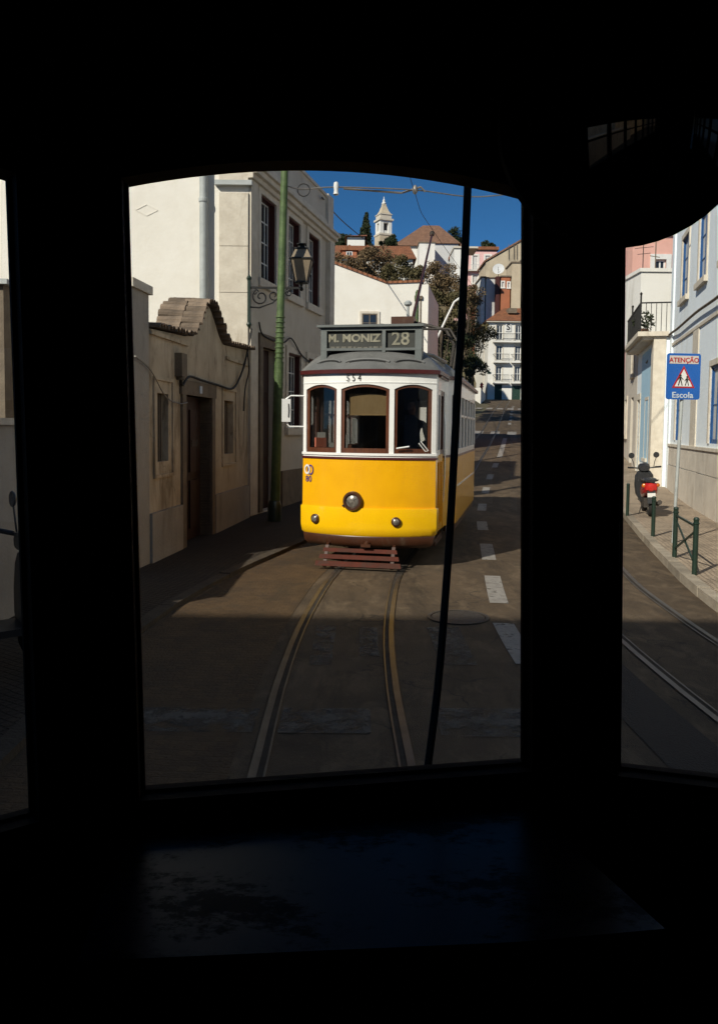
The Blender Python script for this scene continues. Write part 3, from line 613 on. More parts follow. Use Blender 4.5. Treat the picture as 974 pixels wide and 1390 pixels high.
for (a, b, c_, d) in wins: window(hs, HX, a, b, c_, d, rec=0.16, cols=4, rows=4, fm='whitepaint', outer=0.04, ow=0.17, reveal='darkred', om='limestone')
window(hs, HX, *lowin, rec=0.14, cols=4, rows=4, outer=0.04, ow=0.16, reveal='darkred', om='limestone')
window(hs, HX, hu(22.2), hu(23.2), 2.05, 3.95, rec=0.14, cols=4, rows=4, outer=0.04, ow=0.16, reveal='darkred', om='limestone')
d_ = MB(HX).box(ldoor[0], ldoor[1], 0.2, 0.26, 0.1, 3.9)
for k in range(2):
    for zz in ((0.3, 1.2), (1.35, 2.6), (2.9, 3.75)): d_.box(ldoor[0] + 0.08 + k * 0.5, ldoor[0] + 0.46 + k * 0.5, 0.17, 0.2, *zz)
d_ = d_.build('door', 'doorwood', hs)
MB(HX).box(ldoor[0] - 0.2, ldoor[0], -0.05, 0.1, 0.1, 3.9).box(ldoor[1], ldoor[1] + 0.2, -0.05, 0.1, 0.1, 3.9).box(ldoor[0] - 0.24, ldoor[1] + 0.24, -0.06, 0.1, 3.9, 4.2).build('surround', 'limestone_dark', d_)
pb = MB(HX).box(hu(20.1), H1 - 0.46, -0.05, 0.0, 0.05, 0.98); pb.build('plinth', 'limestone_dark', hs)
dp = MB().tube([(-3.42, 17.85, 0.2), (-3.42, 17.85, 9.3)], 0.088, 12); dp.build('downpipe', 'zinc', hs)
for zz in (3.2, 6.9): MB().lathe([(0.1, 0), (0.105, 0.02), (0.105, 0.07), (0.1, 0.09)], (-3.42, 17.85, zz)).box(-3.50, -3.34, 17.85, 17.985, zz, zz + 0.07).build('pipe_clip', 'zinc', hs, smooth=False)
# faint diamond scored in the render
dm = MB(GXF); cx, cz = 4.92, 6.75
for (a, b), (c1, d1) in (((-.24, 0), (0, .12)), ((0, .12), (.24, 0)), ((.24, 0), (0, -.12)), ((0, -.12), (-.24, 0))):
    dm.beam((cx + a, -0.004, cz + b), (cx + c1, -0.004, cz + d1), 0.012, 0.014)
dm.build('diamond_mark', 'plaster', hs)
window(hs, GXF, 0.35, 1.3, 5.5, 7.0, rec=0.1, cols=2, rows=3, outer=0.03, pm='curtain', om='limestone_dark')
cable('facade_cable', 'dark cable draped along the shaded house front above the tram', [(0.35, -0.1, 4.4), (0.7, -0.08, 4.15), (2.0, -0.08, 4.12), (2.7, -0.08, 4.3), (3.6, -0.08, 3.95), (4.9, -0.08, 3.8), (6.0, -0.16, 3.85)], 0.02, xf=HX)
sh = thing('shed', 'small brown stone shed in the yard behind the low wall', 'shed', (-7.6, 14, 0.1))
MB().box(-9.5, -5.75, 13.2, 15.5, 0, 4.3).build('shed_wall', 'limestone_dark', sh); MB().box(-9.6, -5.65, 13.1, 15.6, 4.3, 4.38).build('shed_roof', 'zinc', sh)

# wall lantern on a scrolled bracket
ln = thing('wall_lantern', 'wrought iron street lantern on scrolled bracket fixed to the house corner', 'lantern', (-2.4, 17.9, 4.4))
LZ = at(400, 391, 17.9).z; LX0 = -2.44; LX = at(409, 391, 17.9).x; LY = 17.9
MB().box(LX0 - 0.03, LX0 + 0.03, LY - 0.04, LY + 0.1, LZ - 0.75, LZ + 0.15).lathe([(0.04, 0), (0.06, 0.05), (0.02, 0.12)], (LX0, LY, LZ + 0.15), n=10).lathe([(0.02, -0.12), (0.06, -0.05), (0.04, 0)], (LX0, LY, LZ - 0.75), n=10).build('wall_plate', 'darkgreen', ln, smooth=False)
MB().beam((LX0, LY, LZ), (LX, LY, LZ), 0.04, 0.045).build('arm', 'black', ln)
def spiral(cx, cz, r0, r1, a0, a1, n=22):
    return [(cx + (r0 + (r1 - r0) * k / n) * math.cos(a0 + (a1 - a0) * k / n), LY, cz + (r0 + (r1 - r0) * k / n) * math.sin(a0 + (a1 - a0) * k / n)) for k in range(n + 1)]
sc = MB()
L_ = LX - LX0
sc.tube(spiral(LX0 + L_ * .22, LZ - .20, .19, .03, R(120), R(120 + 500)), 0.02, 6).tube(spiral(LX0 + L_ * .47, LZ - .16, .14, .03, R(60), R(60 - 480)), 0.018, 6)
sc.tube(spiral(LX0 + L_ * .76, LZ - .10, .09, .02, R(100), R(100 + 460)), 0.017, 6)
sc.tube([(LX0, LY, LZ - .42), (LX0 + L_ * .2, LY, LZ - .43), (LX0 + L_ * .45, LY, LZ - .32), (LX0 + L_ * .62, LY, LZ - .14), (LX0 + L_ * .8, LY, LZ - .02)], 0.02, 6)
sc.tube(spiral(LX0 + L_ * .12, LZ - .10, .07, .02, R(0), R(400)), 0.016, 6)
sc.build('scroll', 'black', ln)
LB = at(409, 385, 17.9).z
def frust(mb, c, z0, z1, w0, w1):
    x, y = c; mb.add([(x - w0, y - w0, z0), (x + w0, y - w0, z0), (x + w0, y + w0, z0), (x - w0, y + w0, z0), (x - w1, y - w1, z1), (x + w1, y - w1, z1), (x + w1, y + w1, z1), (x - w1, y + w1, z1)],
                     [(3, 2, 1, 0), (4, 5, 6, 7), (0, 1, 5, 4), (1, 2, 6, 5), (2, 3, 7, 6), (3, 0, 4, 7)])
MB().lathe([(0.02, -0.16), (0.05, -0.12), (0.02, -0.07), (0.035, -0.02), (0.06, 0.03)], (LX, LY, LB), n=10).build('stem', 'black', ln)
b_ = MB(); frust(b_, (LX, LY), LB + 0.03, LB + 0.50, 0.125, 0.225); b_.build('glass_body', 'lampglass', ln)
e_ = MB()
for sx in (-1, 1):
    for sy in (-1, 1): e_.beam((LX + sx * .13, LY + sy * .13, LB + .02), (LX + sx * .23, LY + sy * .23, LB + .5), 0.022, 0.022)
frust(e_, (LX, LY), LB + .01, LB + .04, .14, .14); frust(e_, (LX, LY), LB + .495, LB + .525, .25, .25)
e_.build('glazing_bars', 'black', ln)
t_ = MB(); frust(t_, (LX, LY), LB + .525, LB + .72, .21, .13); t_.build('upper_glass', 'lampglass', ln)
t_ = MB(); frust(t_, (LX, LY), LB + .72, LB + .75, .15, .15); frust(t_, (LX, LY), LB + .75, LB + .83, .09, .05); frust(t_, (LX, LY), LB + .83, LB + .85, .10, .10); t_.build('cap', 'black', ln)

# green tram-wire poles
gp = thing('wire_pole', 'tall green steel wire pole standing before the shaded house', 'pole', (-1.72, 17.3, 0.04))
b0 = Vector((-1.80, 17.3, 0.04)); tp = at(386, 240, 17.3); tp2 = tp + (tp - b0).normalized() * 1.2
MB().tube([b0, b0.lerp(tp2, 0.4), b0.lerp(tp2, .402), tp2], [0.105, 0.098, 0.082, 0.074], 14).build('shaft', 'polegreen', gp)
for k in range(26):
    t = 0.20 + k * 0.0125; p = b0.lerp(tp2, t); MB().lathe([(0.100, 0), (0.1025, 0.012), (0.100, 0.024)], p, n=14).build('ring', 'polegreen', gp)
MB().lathe([(0.15, 0), (0.15, 0.35), (0.13, 0.42), (0.11, 0.46)], b0, n=14).build('pole_base', 'darkgreen', gp)
g2 = thing('wire_pole', 'slim green pole with finial beside the white gabled house', 'pole', (2.15, 30, G(30) + 0.12))
q = at(566, 396, 30)
MB().tube([(q.x, 30, G(30) + 0.1), (q.x, 30, q.z)], 0.07, 10).lathe([(0.09, -0.35), (0.10, -0.3), (0.07, -0.05), (0.03, 0.06)], q, n=10).build('shaft', 'polegreen', g2)

# overhead wires
SPZ = at(563, 257, 18.0)
cable('span_wire', 'overhead span wire crossing from the green pole over the street', [at(388, 252, 17.3), at(411, 257, 17.5), at(457, 254, 17.6), at(563, 258, 18.0), at(640, 267, 18.5), at(720, 262, 19.0), Vector((9.1, 21.5, 8.5))], 0.014, 'wirelight')
cw = [Vector((TX(y), y, 0)) for y in (-10, 0, 9)]
cable('contact_wire', 'copper tram contact wire sagging over the near track', [Vector((TX(0) + .1, 0, 6.9)), Vector((TX(9), 9, 7.2)), SPZ - Vector((0, 0, 0.08)), at(588, 314, 21.0), Vector((TX(34), 34, 8.0)), Vector((TX(50), 50, 9.3))], 0.007, 'wire')
cable('feeder_wire', 'thin black wire running from the house parapet toward the hill', [at(437, 268, 23), at(470, 305, 34), at(520, 345, 60)], 0.02, 'wire')
hg = thing('wire_hanger', 'pale insulator clamp holding the contact wire at the span wire', 'insulator', SPZ)
MB().lathe([(0.03, -0.1), (0.06, -0.05), (0.06, 0.03), (0.02, 0.09)], SPZ, n=10).tube([SPZ + Vector((-.28, 0, -.08)), SPZ + Vector((-.1, 0, -.02)), SPZ + Vector((.12, 0, .05)), SPZ + Vector((.22, 0, -.05))], 0.022, 6).build('clamp', 'wirelight', hg)
iz = at(456, 256, 17.6)
io = thing('wire_insulator', 'white ceramic insulator with ring on the span wire', 'insulator', iz)
MB().lathe([(0.03, -.14), (.06, -.12), (.045, -.04), (.06, .04), (.05, .12), (.02, .14)], iz, n=10).build('ceramic', 'signwhite', io)
rz_ = at(412, 258, 17.5)
ro = thing('wire_loop', 'loose ring of wire hanging on the span wire near the pole', 'wire ring', rz_)
MB().tube([rz_ + Vector((.13 * math.cos(t), 0, .13 * math.sin(t))) for t in [k * math.pi / 10 for k in range(21)]], 0.012, 6).build('ring', 'wire', ro)
MB().tube([at(466, 256, 17.7), at(545, 262, 17.95)], 0.022, 6).build('rod', 'wirelight', io)

# ------------------------------------------------------------------ the yellow tram
TR = thing('tram', 'yellow and white vintage tram with grey roof and brown skirt, following on the rails', 'tram', (0.075, 11.72, 0.012), -math.atan(0.205))
LEN = 8.4
def halfplan(n=16):
    """right half of the plan outline from the nose centre back to the middle of the car"""
    P = []
    for k in range(n + 1):
        v = 1.0 * k / n; P.append((v, 0.30 * v ** 2.2))
    P += [(1.012, 0.40), (1.02, 0.9), (1.03, 1.5), (1.07, 1.62), (1.15, 1.72), (1.175, 1.85)]
    P += [(1.175, y) for y in (2.7, 3.5, 4.2)]
    return P
HP = halfplan()
RH = HP + [(x, LEN - y) for x, y in HP[-2::-1]]
OUT = [(x, y) for x, y in RH] + [(-x, y) for x, y in RH[-2:0:-1]]       # closed loop
def normals(P, closed):
    n = len(P); N = []
    for i in range(n):
        a = P[(i - 1) % n] if closed or i > 0 else P[i]; b = P[(i + 1) % n] if closed or i < n - 1 else P[i]
        d = Vector((b[0] - a[0], b[1] - a[1])).normalized(); N.append(Vector((d.y, -d.x)))
    return N
def loft(mb, P, levels, closed=False):
    N = normals(P, closed); vs = []; fs = []; n = len(P)
    for z, o in levels: vs += [(p[0] + q.x * o, p[1] + q.y * o, z) for p, q in zip(P, N)]
    for j in range(len(levels) - 1):
        for i in range(n if closed else n - 1):
            i2 = (i + 1) % n; fs.append((j * n + i, j * n + i2, (j + 1) * n + i2, (j + 1) * n + i))
    mb.sm = True
    return mb.add(vs, fs)
def seg(v0, v1, n=8, side=None):
    """piece of the curved front between two lateral positions, or of a side wall between two depths"""
    if side is None:
        return [(v, 0.30 * abs(v) ** 2.2) for v in [v0 + (v1 - v0) * k / n for k in range(n + 1)]]
    def x(y):
        for (a, b), (c, d) in zip(RH, RH[1:]):
            if b <= y <= d and d > b: return a + (c - a) * (y - b) / (d - b)
        return 1.175
    ys = [v0 + (v1 - v0) * k / n for k in range(n + 1)]
    return [(side * x(y), y) for y in (ys if side > 0 else ys[::-1])]
def solid(mb, P, zlo, zhi, o0, o1):
    """wall strip with thickness: between offsets o0 (outer) and o1 (inner), bottom zlo(i), top zhi(i)"""
    N = normals(P, False); n = len(P); vs = []; fs = []
    for z, o in ((zlo, o0), (zhi, o0), (zhi, o1), (zlo, o1)):
        vs += [(p[0] + q.x * o, p[1] + q.y * o, z[i] if isinstance(z, list) else z) for i, (p, q) in enumerate(zip(P, N))]
    for r in range(4):
        for i in range(n - 1):
            r2 = (r + 1) % 4; fs.append((r * n + i, r * n + i + 1, r2 * n + i + 1, r2 * n + i))
    fs += [(0, n, 2 * n, 3 * n), (n - 1, 4 * n - 1, 3 * n - 1, 2 * n - 1)]
    return mb.add(vs, fs)
def part(mb, name, m, par=None, smooth=True): return mb.build(name, m, par or TR, smooth=smooth, world=False)

FR = seg(-1.0, 1.0, 32)
FRS = [(-1.012, 0.40)] + FR + [(1.012, 0.40)]
# yellow dash: upper dull panel, lower bright apron with a lap edge
part(loft(MB(), FRS, [(1.60, 0.0), (1.2, 0.004), (0.86, 0.006)]), 'dash_panel', 'yellow')
part(loft(MB(), FRS, [(0.885, 0.004), (0.885, 0.028), (0.86, 0.032), (0.6, 0.028), (0.50, 0.012), (0.46, -0.03)]), 'apron', 'yellow_bright')
part(solid(MB(), FRS, 1.595, 1.625, 0.016, -0.02), 'belt_moulding', 'trammaroon')
part(loft(MB(), FRS, [(0.475, -0.02), (0.46, -0.012), (0.36, -0.03), (0.30, -0.09), (0.28, -0.2)]), 'bumper', 'trambrown')
# window band: posts, sill and arched head
WV = [(-0.945, -0.43), (-0.36, 0.35), (0.42, 0.945)]
ZS, ZA, ZH = 1.685, 2.61, 2.85
wb = MB()
for a, b in ((-1.0, -0.945), (-0.43, -0.36), (0.35, 0.42), (0.945, 1.0)): solid(wb, seg(a, b, 3), 1.625, ZH, 0.0, -0.06)
for a, b in WV:
    P = seg(a, b, 12); arch = [ZA + 0.07 * (1 - (2 * i / 12 - 1) ** 2) for i in range(13)]
    solid(wb, P, 1.625, ZS, 0.0, -0.06); solid(wb, P, arch, ZH, 0.0, -0.06)
for s in (-1, 1): solid(wb, seg(0.31, 0.44, 2, s), 1.625, ZH, 0.0, -0.06)
part(wb, 'window_band', 'tramwhite')
part(solid(MB(), FRS, 1.65, 1.685, 0.018, -0.01), 'sill_bead', 'tramwhite')
part(solid(MB(), FR, 2.70, 2.712, 0.008, -0.01), 'letterboard_bead', 'tramwhite')
for a, b in WV:
    fw = 0.045; f = MB(); P = seg(a, b, 12)
    arch = [ZA + 0.07 * (1 - (2 * i / 12 - 1) ** 2) for i in range(13)]
    solid(f, seg(a, a + fw, 2), ZS, ZA + 0.03, -0.022, -0.055); solid(f, seg(b - fw, b, 2), ZS, ZA + 0.03, -0.022, -0.055)
    solid(f, P, ZS, ZS + 0.07, -0.02, -0.056); solid(f, P, [z - 0.04 for z in arch], arch, -0.02, -0.056)
    fo = part(f, 'windscreen_frame', 'tramwood')
    pn = MB(); N = normals(P, False); n = len(P)
    vs = [(p[0] - q.x * 0.04 * 1, p[1] - q.y * 0.04, z) for zz in (0, 1) for p, q, z in zip(P, N, ([ZS + 0.02] * n if zz == 0 else [z - 0.02 for z in arch]))]
    pn.add(vs, [(i, i + 1, n + i + 1, n + i) for i in range(n - 1)])
    part(pn, 'pane', 'tramglass', fo)
# roof with gutter, hood vents and a raised deck
part(loft(MB(), OUT, [(2.835, 0.0), (2.835, 0.05), (2.885, 0.055), (2.90, 0.02)], True), 'gutter', 'trammaroon')
rf = MB(); vs = []; fs = []; n = len(OUT); N = normals(OUT, True)
ts = [0, 0.05, 0.12, 0.2, 0.3, 0.42, 0.56, 0.7, 0.85, 1.0]
for t in ts:
    for (x, y), q in zip(OUT, N):
        x0, y0 = x + q.x * 0.035, y + q.y * 0.035; sy = min(max(y0, 1.25), LEN - 1.25)
        vs.append((x0 * (1 - t), y0 + (sy - y0) * t, 2.895 + 0.46 * (1 - (1 - t) ** 3.0)))
for j in range(len(ts) - 1):
    for i in range(n): i2 = (i + 1) % n; fs.append((j * n + i, j * n + i2, (j + 1) * n + i2, (j + 1) * n + i))
rf.add(vs, fs); part(rf, 'roof', 'tramgrey')
def roofpt(v, t, lift=0.012):
    y = 0.30 * abs(v) ** 2.2 - 0.03; sy = 1.25
    return Vector((v * (1 - t), y + (sy - y) * t, 2.895 + 0.46 * (1 - (1 - t) ** 3.0) + lift))
for a, b in ((-0.84, -0.42), (-0.34, 0.36), (0.44, 0.88)):
    pts = []
    for k in range(13):
        s = k / 12; v = a + (b - a) * s; pts.append(roofpt(v, 0.075 + 0.04 * math.sin(math.pi * s) ** 0.6))
    part(MB().tube(pts, 0.018, 6), 'hood_vent', 'tramgrey')
    part(MB().tube([p + Vector((0, -0.014, -0.026)) for p in pts[1:-1]], 0.016, 5), 'vent_slot', 'black')
dk = MB(); dk.prism([(-0.62, 3.27), (0.62, 3.27), (0.5, 3.40), (-0.5, 3.40)], 2.2, 6.6, 'xz'); part(dk, 'roof_deck', 'tramgrey', smooth=False)
part(MB().tube([roofpt(0.80, 0.25) + Vector((0, 0.1, 0)), (0.86, 0.9, 3.16), (0.98, 1.7, 3.12)], 0.03, 6), 'roof_conduit', 'tramgrey')
part(MB().lathe([(0.26, 0), (0.24, 0.10), (0.12, 0.16)], (0.72, 1.7, 3.06), n=16), 'roof_ventilator', 'tramgrey')
# destination box
SX0, SX1, SY, SZ0, SZ1 = -0.74, 0.77, 0.30, 3.19, 3.53
db = MB()
db.box(SX0, SX1, SY, SY + 0.22, SZ1 - 0.05, SZ1).box(SX0, SX1, SY, SY + 0.2, SZ0, SZ0 + 0.035).box(SX0, SX0 + 0.09, SY + 0.002, SY + 0.198, SZ0 - 0.22, SZ1 - 0.05)
db.box(SX1 - 0.10, SX1, SY + 0.002, SY + 0.198, SZ0 - 0.32, SZ1 - 0.05).box(0.185, 0.235, SY - 0.004, SY + 0.19, SZ0 - 0.03, SZ1 - 0.05).box(SX0 - 0.05, SX1 + 0.03, SY - 0.05, SY + 0.26, SZ1, SZ1 + 0.035)
dbo = part(db, 'destination_box', 'signgrey', smooth=False)
part(MB().box(SX0 + 0.09, SX1 - 0.1, SY + 0.05, SY + 0.09, SZ0 + 0.035, SZ1 - 0.05), 'blind_screen', 'signdark', dbo, False)
text('M. MONIZ', 0.155, 'cream', 'route_name', dbo, Matrix.Translation((-0.25, SY + 0.045, 3.37)), bold=0.006, sx=1.12)
text('28', 0.27, 'cream', 'route_number', dbo, Matrix.Translation((0.45, SY + 0.045, 3.355)), bold=0.004)
fr_ = MB(); random.seed(5)
x = -0.60
while x < 0.15:
    wd = random.uniform(0.04, 0.08); fr_.box(x, x + wd, SY + 0.044, SY + 0.048, SZ0 + 0.036, SZ0 + random.choice((0.055, 0.062, 0.065))); x += wd + 0.02
part(fr_, 'next_route_edge', 'faded', dbo, False)
# lamps, number, badge, handles
def on_front(v, z, o=0.03):
    p = seg(v - 0.01, v + 0.01, 2); q = normals(p, False)[1]; return Vector((p[1][0] + q.x * o, p[1][1] + q.y * o, z)), Vector((q.x, q.y, 0))
hp, hn = on_front(-0.16, 0.985, 0.0)
hl = part(MB().lathe([(0.145, 0.0), (0.145, 0.05), (0.13, 0.075), (0.105, 0.075), (0.10, 0.05)], hp, hn, 28), 'headlight', 'trambrown')
part(MB().lathe([(0.10, 0.045), (0.07, 0.065), (0.0, 0.072)], hp, hn, 24), 'lens', 'lamplens', hl)
for v in (-0.74, 0.46):
    p, q = on_front(v, 0.70, 0.03)
    ml = part(MB().lathe([(0.07, 0.0), (0.07, 0.03), (0.05, 0.04)], p, q, 20), 'marker_lamp', 'trambrown')
    part(MB().lathe([(0.048, 0.038), (0.03, 0.05), (0.0, 0.054)], p, q, 16), 'lens', 'lamplens', ml)
p, q = on_front(-0.30, 0.915, 0.03); part(MB().lathe([(0.018, 0), (0.012, 0.02)], p, q, 10), 'knob', 'black')
text('5 5 4', 0.14, 'black', 'fleet_number', TR, Matrix.Translation((-0.17, on_front(-0.17, 2.77, 0.012)[0].y, 2.765)), bold=-0.001, sx=0.8)
def facing(v, z, o):
    p, q = on_front(v, z, o); ang = math.atan2(q.x, -q.y); return Matrix.Translation(p) @ Matrix.Rotation(ang, 4, 'Z')
def ring(xf, cx, cz, r0, r1):
    m = MB(xf); n = 20
    vs = [(cx + r * math.cos(t) * 0.8, 0, cz + r * math.sin(t)) for r in (r0, r1) for t in [2 * math.pi * k / n for k in range(n)]]
    m.add(vs, [(k, (k + 1) % n, n + (k + 1) % n, n + k) for k in range(n)]); return m
bx = facing(-0.885, 1.42, 0.012)
bd = part(ring(bx, 0.035, 0, 0.055, 0.078), 'badge', 'purple'); part(ring(bx @ Matrix.Translation((0, -0.003, 0)), -0.03, 0.004, 0.045, 0.075), 'badge_ring', 'signwhite', bd)
text('80', 0.13, 'purple', 'badge_number', bd, facing(-0.885, 1.28, 0.012), bold=0.0)
# mirror on its bracket (driver's far side)
mb_ = MB().tube([(-0.93, 0.32, 2.52), (-1.18, 0.24, 2.52), (-1.25, 0.22, 2.47), (-1.25, 0.22, 2.12), (-1.20, 0.24, 2.06), (-0.93, 0.32, 2.06)], 0.013, 6)
mb_.lathe([(0.03, -0.03), (0.03, 0.03)], (-0.94, 0.31, 2.52), n=8).lathe([(0.03, -0.03), (0.03, 0.03)], (-0.94, 0.31, 2.06), n=8)
mo_ = part(mb_, 'mirror_bracket', 'tramwhite')
mm = MB(Matrix.Translation((-1.24, 0.20, 2.30)) @ Matrix.Rotation(R(25), 4, 'Z')); mm.box(-0.065, 0.065, -0.02, 0.02, -0.17, 0.17); part(mm, 'mirror_back', 'tramwhite', mo_, False)
mm = MB(Matrix.Translation((-1.24, 0.20, 2.30)) @ Matrix.Rotation(R(25), 4, 'Z')).tube([(0.03, -0.026, 0.10), (0.035, -0.03, 0.0), (0.03, -0.026, -0.10)], 0.007, 5); part(mm, 'mirror_clip', 'iron', mo_)
# step treads, lifeguard boards, under frame
lg = MB(); lgo = None
for k, (y, z, w0, w1, h) in enumerate(((-0.02, 0.235, -0.60, 0.50, 0.055), (-0.10, 0.145, -0.64, 0.54, 0.06), (-0.18, 0.05, -0.68, 0.58, 0.07))):
    b = MB(); b.prism([(w0, z), (w1, z), (w1 - 0.01, z + h), (w0 + 0.01, z + h)], y, y + 0.03, 'xz'); o = part(b, 'lifeguard_board', 'tramred', smooth=False)
for v in (-0.55, 0.44): part(MB().beam((v, 0.05, 0.32), (v, -0.13, 0.03), 0.05, 0.03).beam((v, 0.05, 0.32), (v, 0.4, 0.4), 0.04, 0.04), 'lifeguard_bracket', 'trambrown', smooth=False)
part(MB().tube([(0.05, 0.02, 0.36), (0.05, -0.08, 0.35)], [0.05, 0.035], 10).box(-0.02, 0.12, -0.1, -0.06, 0.33, 0.37), 'coupler', 'trambrown', smooth=False)
uf = MB(); uf.box(-0.7, 0.7, 0.5, LEN - 0.5, 0.30, 0.62).box(-0.55, 0.55, 2.0, 6.2, 0.16, 0.3); part(uf, 'underframe', 'black', smooth=False)
for y in (3.0, 5.4):
    for s in (-1, 1): part(MB().lathe([(0.33, -0.05), (0.33, 0.05), (0.36, 0.05), (0.36, 0.07), (0.1, 0.07)], (s * 0.47, y, 0.345), (s, 0, 0), 24), 'wheel', 'iron')
for s in (-1, 1):
    part(MB().box(s * 0.72, s * 0.98, 0.5, 1.5, 0.36, 0.40).box(s * 0.72, s * 0.99, 0.5, 1.5, 0.30, 0.36), 'step', 'trambrown', smooth=False)
# platform doors, left and right
for s in (-1, 1):
    for k, (a, b) in enumerate(((0.44, 0.80), (0.82, 1.18))):
        d = MB(); P = seg(a, b, 2, s); solid(d, P, 0.50, 1.66, -0.01, -0.05)
        for i in range(2):
            y = a + 0.09 + i * 0.15; solid(d, seg(y, y + 0.04, 1, s), 0.62, 1.55, 0.012, -0.01)
        do_ = part(d, 'door_leaf', 'yellow', smooth=False)
        d = MB(); solid(d, seg(a, a + 0.05, 1, s), 1.66, 2.62, -0.01, -0.05); solid(d, seg(b - 0.05, b, 1, s), 1.66, 2.62, -0.01, -0.05)
        solid(d, seg(a, b, 1, s), 2.55, 2.62, -0.011, -0.049); solid(d, seg(a, b, 1, s), 1.66, 1.73, -0.011, -0.049)
        part(d, 'door_frame', 'tramwhite' if k == 0 else 'tramwood', do_, False)
        P = seg(a + 0.04, b - 0.04, 1, s); part(MB().add([(P[0][0] - s * .03, P[0][1], 1.7), (P[1][0] - s * .03, P[1][1], 1.7), (P[1][0] - s * .03, P[1][1], 2.58), (P[0][0] - s * .03, P[0][1], 2.58)], [(0, 1, 2, 3)]), 'door_pane', 'tramglass', do_, False)
    hb = MB(); solid(hb, seg(0.44, 1.55, 6, s), 2.62, ZH, 0.0, -0.06); solid(hb, seg(1.20, 1.55, 3, s), 1.625, 2.62, 0.0, -0.06); part(hb, 'door_header', 'tramwhite')
    part(MB().tube([(s * 1.02, 1.24, 0.9), (s * 1.04, 1.24, 1.3), (s * 1.04, 1.24, 2.1), (s * 1.02, 1.24, 2.3)], 0.014, 6), 'grab_rail', 'chrome')
    lp = MB(); solid(lp, seg(1.20, 7.96, 24, s), 0.50, 1.60, 0.0, -0.05); part(lp, 'side_panel', 'yellow')
    part(solid(MB(), seg(1.55, 7.9, 12, s), 1.10, 1.125, 0.012, -0.01), 'side_moulding', 'tramwhite')
    part(solid(MB(), seg(1.20, 7.96, 24, s), 1.595, 1.63, 0.014, -0.02), 'side_belt', 'trammaroon')
    part(solid(MB(), seg(1.55, 7.96, 24, s), 0.40, 0.505, -0.01, -0.05), 'side_sill', 'trambrown')
    ws = MB(); y0, y1, nw = 1.9, 6.5, 6; pw = 0.08; st_ = (y1 - y0) / nw
    solid(ws, seg(1.55, 7.96, 20, s), 2.60, ZH, 0.0, -0.06); solid(ws, seg(1.55, 7.96, 20, s), 1.63, 1.72, 0.0, -0.06)
    for k in range(nw + 1): solid(ws, seg(y0 + k * st_ - pw / 2, y0 + k * st_ + pw / 2, 1, s), 1.72, 2.60, 0.0, -0.06)
    solid(ws, seg(1.55, 1.66, 2, s), 1.72, 2.60, 0.0, -0.06); solid(ws, seg(6.55, 7.96, 10, s), 1.72, 2.60, 0.0, -0.06)
    part(ws, 'side_window_band', 'tramwhite')
    for k in range(nw):
        a, b = y0 + k * st_ + pw / 2, y0 + (k + 1) * st_ - pw / 2
        f = MB(); solid(f, seg(a, b, 1, s), 2.26, 2.30, -0.012, -0.05); solid(f, seg(a, a + .03, 1, s), 1.72, 2.6, -0.012, -0.05); solid(f, seg(b - .03, b, 1, s), 1.72, 2.6, -0.012, -0.05)
        f = part(f, 'side_window', 'tramwhite', smooth=False); x = s * 1.14
        part(MB().add([(x, a, 1.72), (x, b, 1.72), (x, b, 2.6), (x, a, 2.6)], [(0, 1, 2, 3)]), 'pane', 'tramglass', f, False)
# rear closing wall, floor, inside bulkhead, blind, seats
RR = [(x, LEN - y) for x, y in FR]
part(solid(MB(), RR[::-1], 0.5, 1.7, 0.0, -0.05), 'rear_panel', 'yellow'); 
rb = MB(); solid(rb, RR[::-1], 2.58, ZH, 0.0, -0.05)
for a, b in ((0, 3), (8, 11), (21, 24), (29, 32)): solid(rb, RR[a:b + 1][::-1], 1.7, 2.58, 0.0, -0.05)
part(rb, 'rear_window_band', 'tramwhite')
part(MB().box(-0.93, 0.93, 0.35, 1.6, 0.66, 0.72).box(-1.12, 1.12, 1.72, 6.7, 0.72, 0.78).box(-0.93, 0.93, 6.8, LEN - 0.35, 0.66, 0.72), 'floor', 'tramwood', smooth=False)
bk = MB(); bk.box(-1.1, -0.38, 1.72, 1.77, 0.7, 1.7).box(0.38, 1.1, 1.72, 1.77, 0.7, 1.7).box(-1.1, 1.1, 1.72, 1.77, 2.5, 2.84)
for a in (-1.1, -0.72, -0.44, 0.38, 0.68, 1.04): bk.box(a, a + 0.06, 1.722, 1.768, 1.7, 2.5)
bk.box(-0.38, 0.38, 1.726, 1.764, 0.7, 2.5); part(bk, 'bulkhead', 'cabwood', smooth=False)
part(MB().box(-1.05, 1.05, 0.4, LEN - 0.4, 2.80, 2.83), 'ceiling_lining', 'tramwood', smooth=False)
part(MB().box(-0.27, 0.33, 0.16, 0.168, 2.24, 2.55).tube([(-0.29, 0.164, 2.24), (0.35, 0.164, 2.24)], 0.012, 6), 'roller_blind', 'blind', smooth=False)
part(MB().tube([(0.20, 0.40, 0.72), (0.20, 0.40, 1.66)], 0.14, 12).lathe([(0.15, 0), (0.15, 0.05), (0.03, 0.07)], (0.20, 0.40, 1.66), n=14).beam((0.20, 0.40, 1.74), (0.36, 0.34, 1.76), 0.03, 0.02), 'controller', 'black')
for k in range(5):
    for s in (-1, 1): part(MB().box(s * 0.35, s * 1.05, 2.1 + k * 0.9, 2.5 + k * 0.9, 1.15, 1.25).box(s * 0.35, s * 1.05, 2.5 + k * 0.9, 2.56 + k * 0.9, 1.2, 1.75), 'seat', 'tramwood', smooth=False)
part(MB().box(-0.80, -0.62, 0.22, 0.235, 1.76, 1.90), 'notice', 'paperred', smooth=False)
part(MB().box(-0.77, -0.64, 0.24, 0.25, 1.88, 1.98).box(-0.56, -0.46, 0.13, 0.16, 1.76, 1.83), 'notice', 'papers', smooth=False)
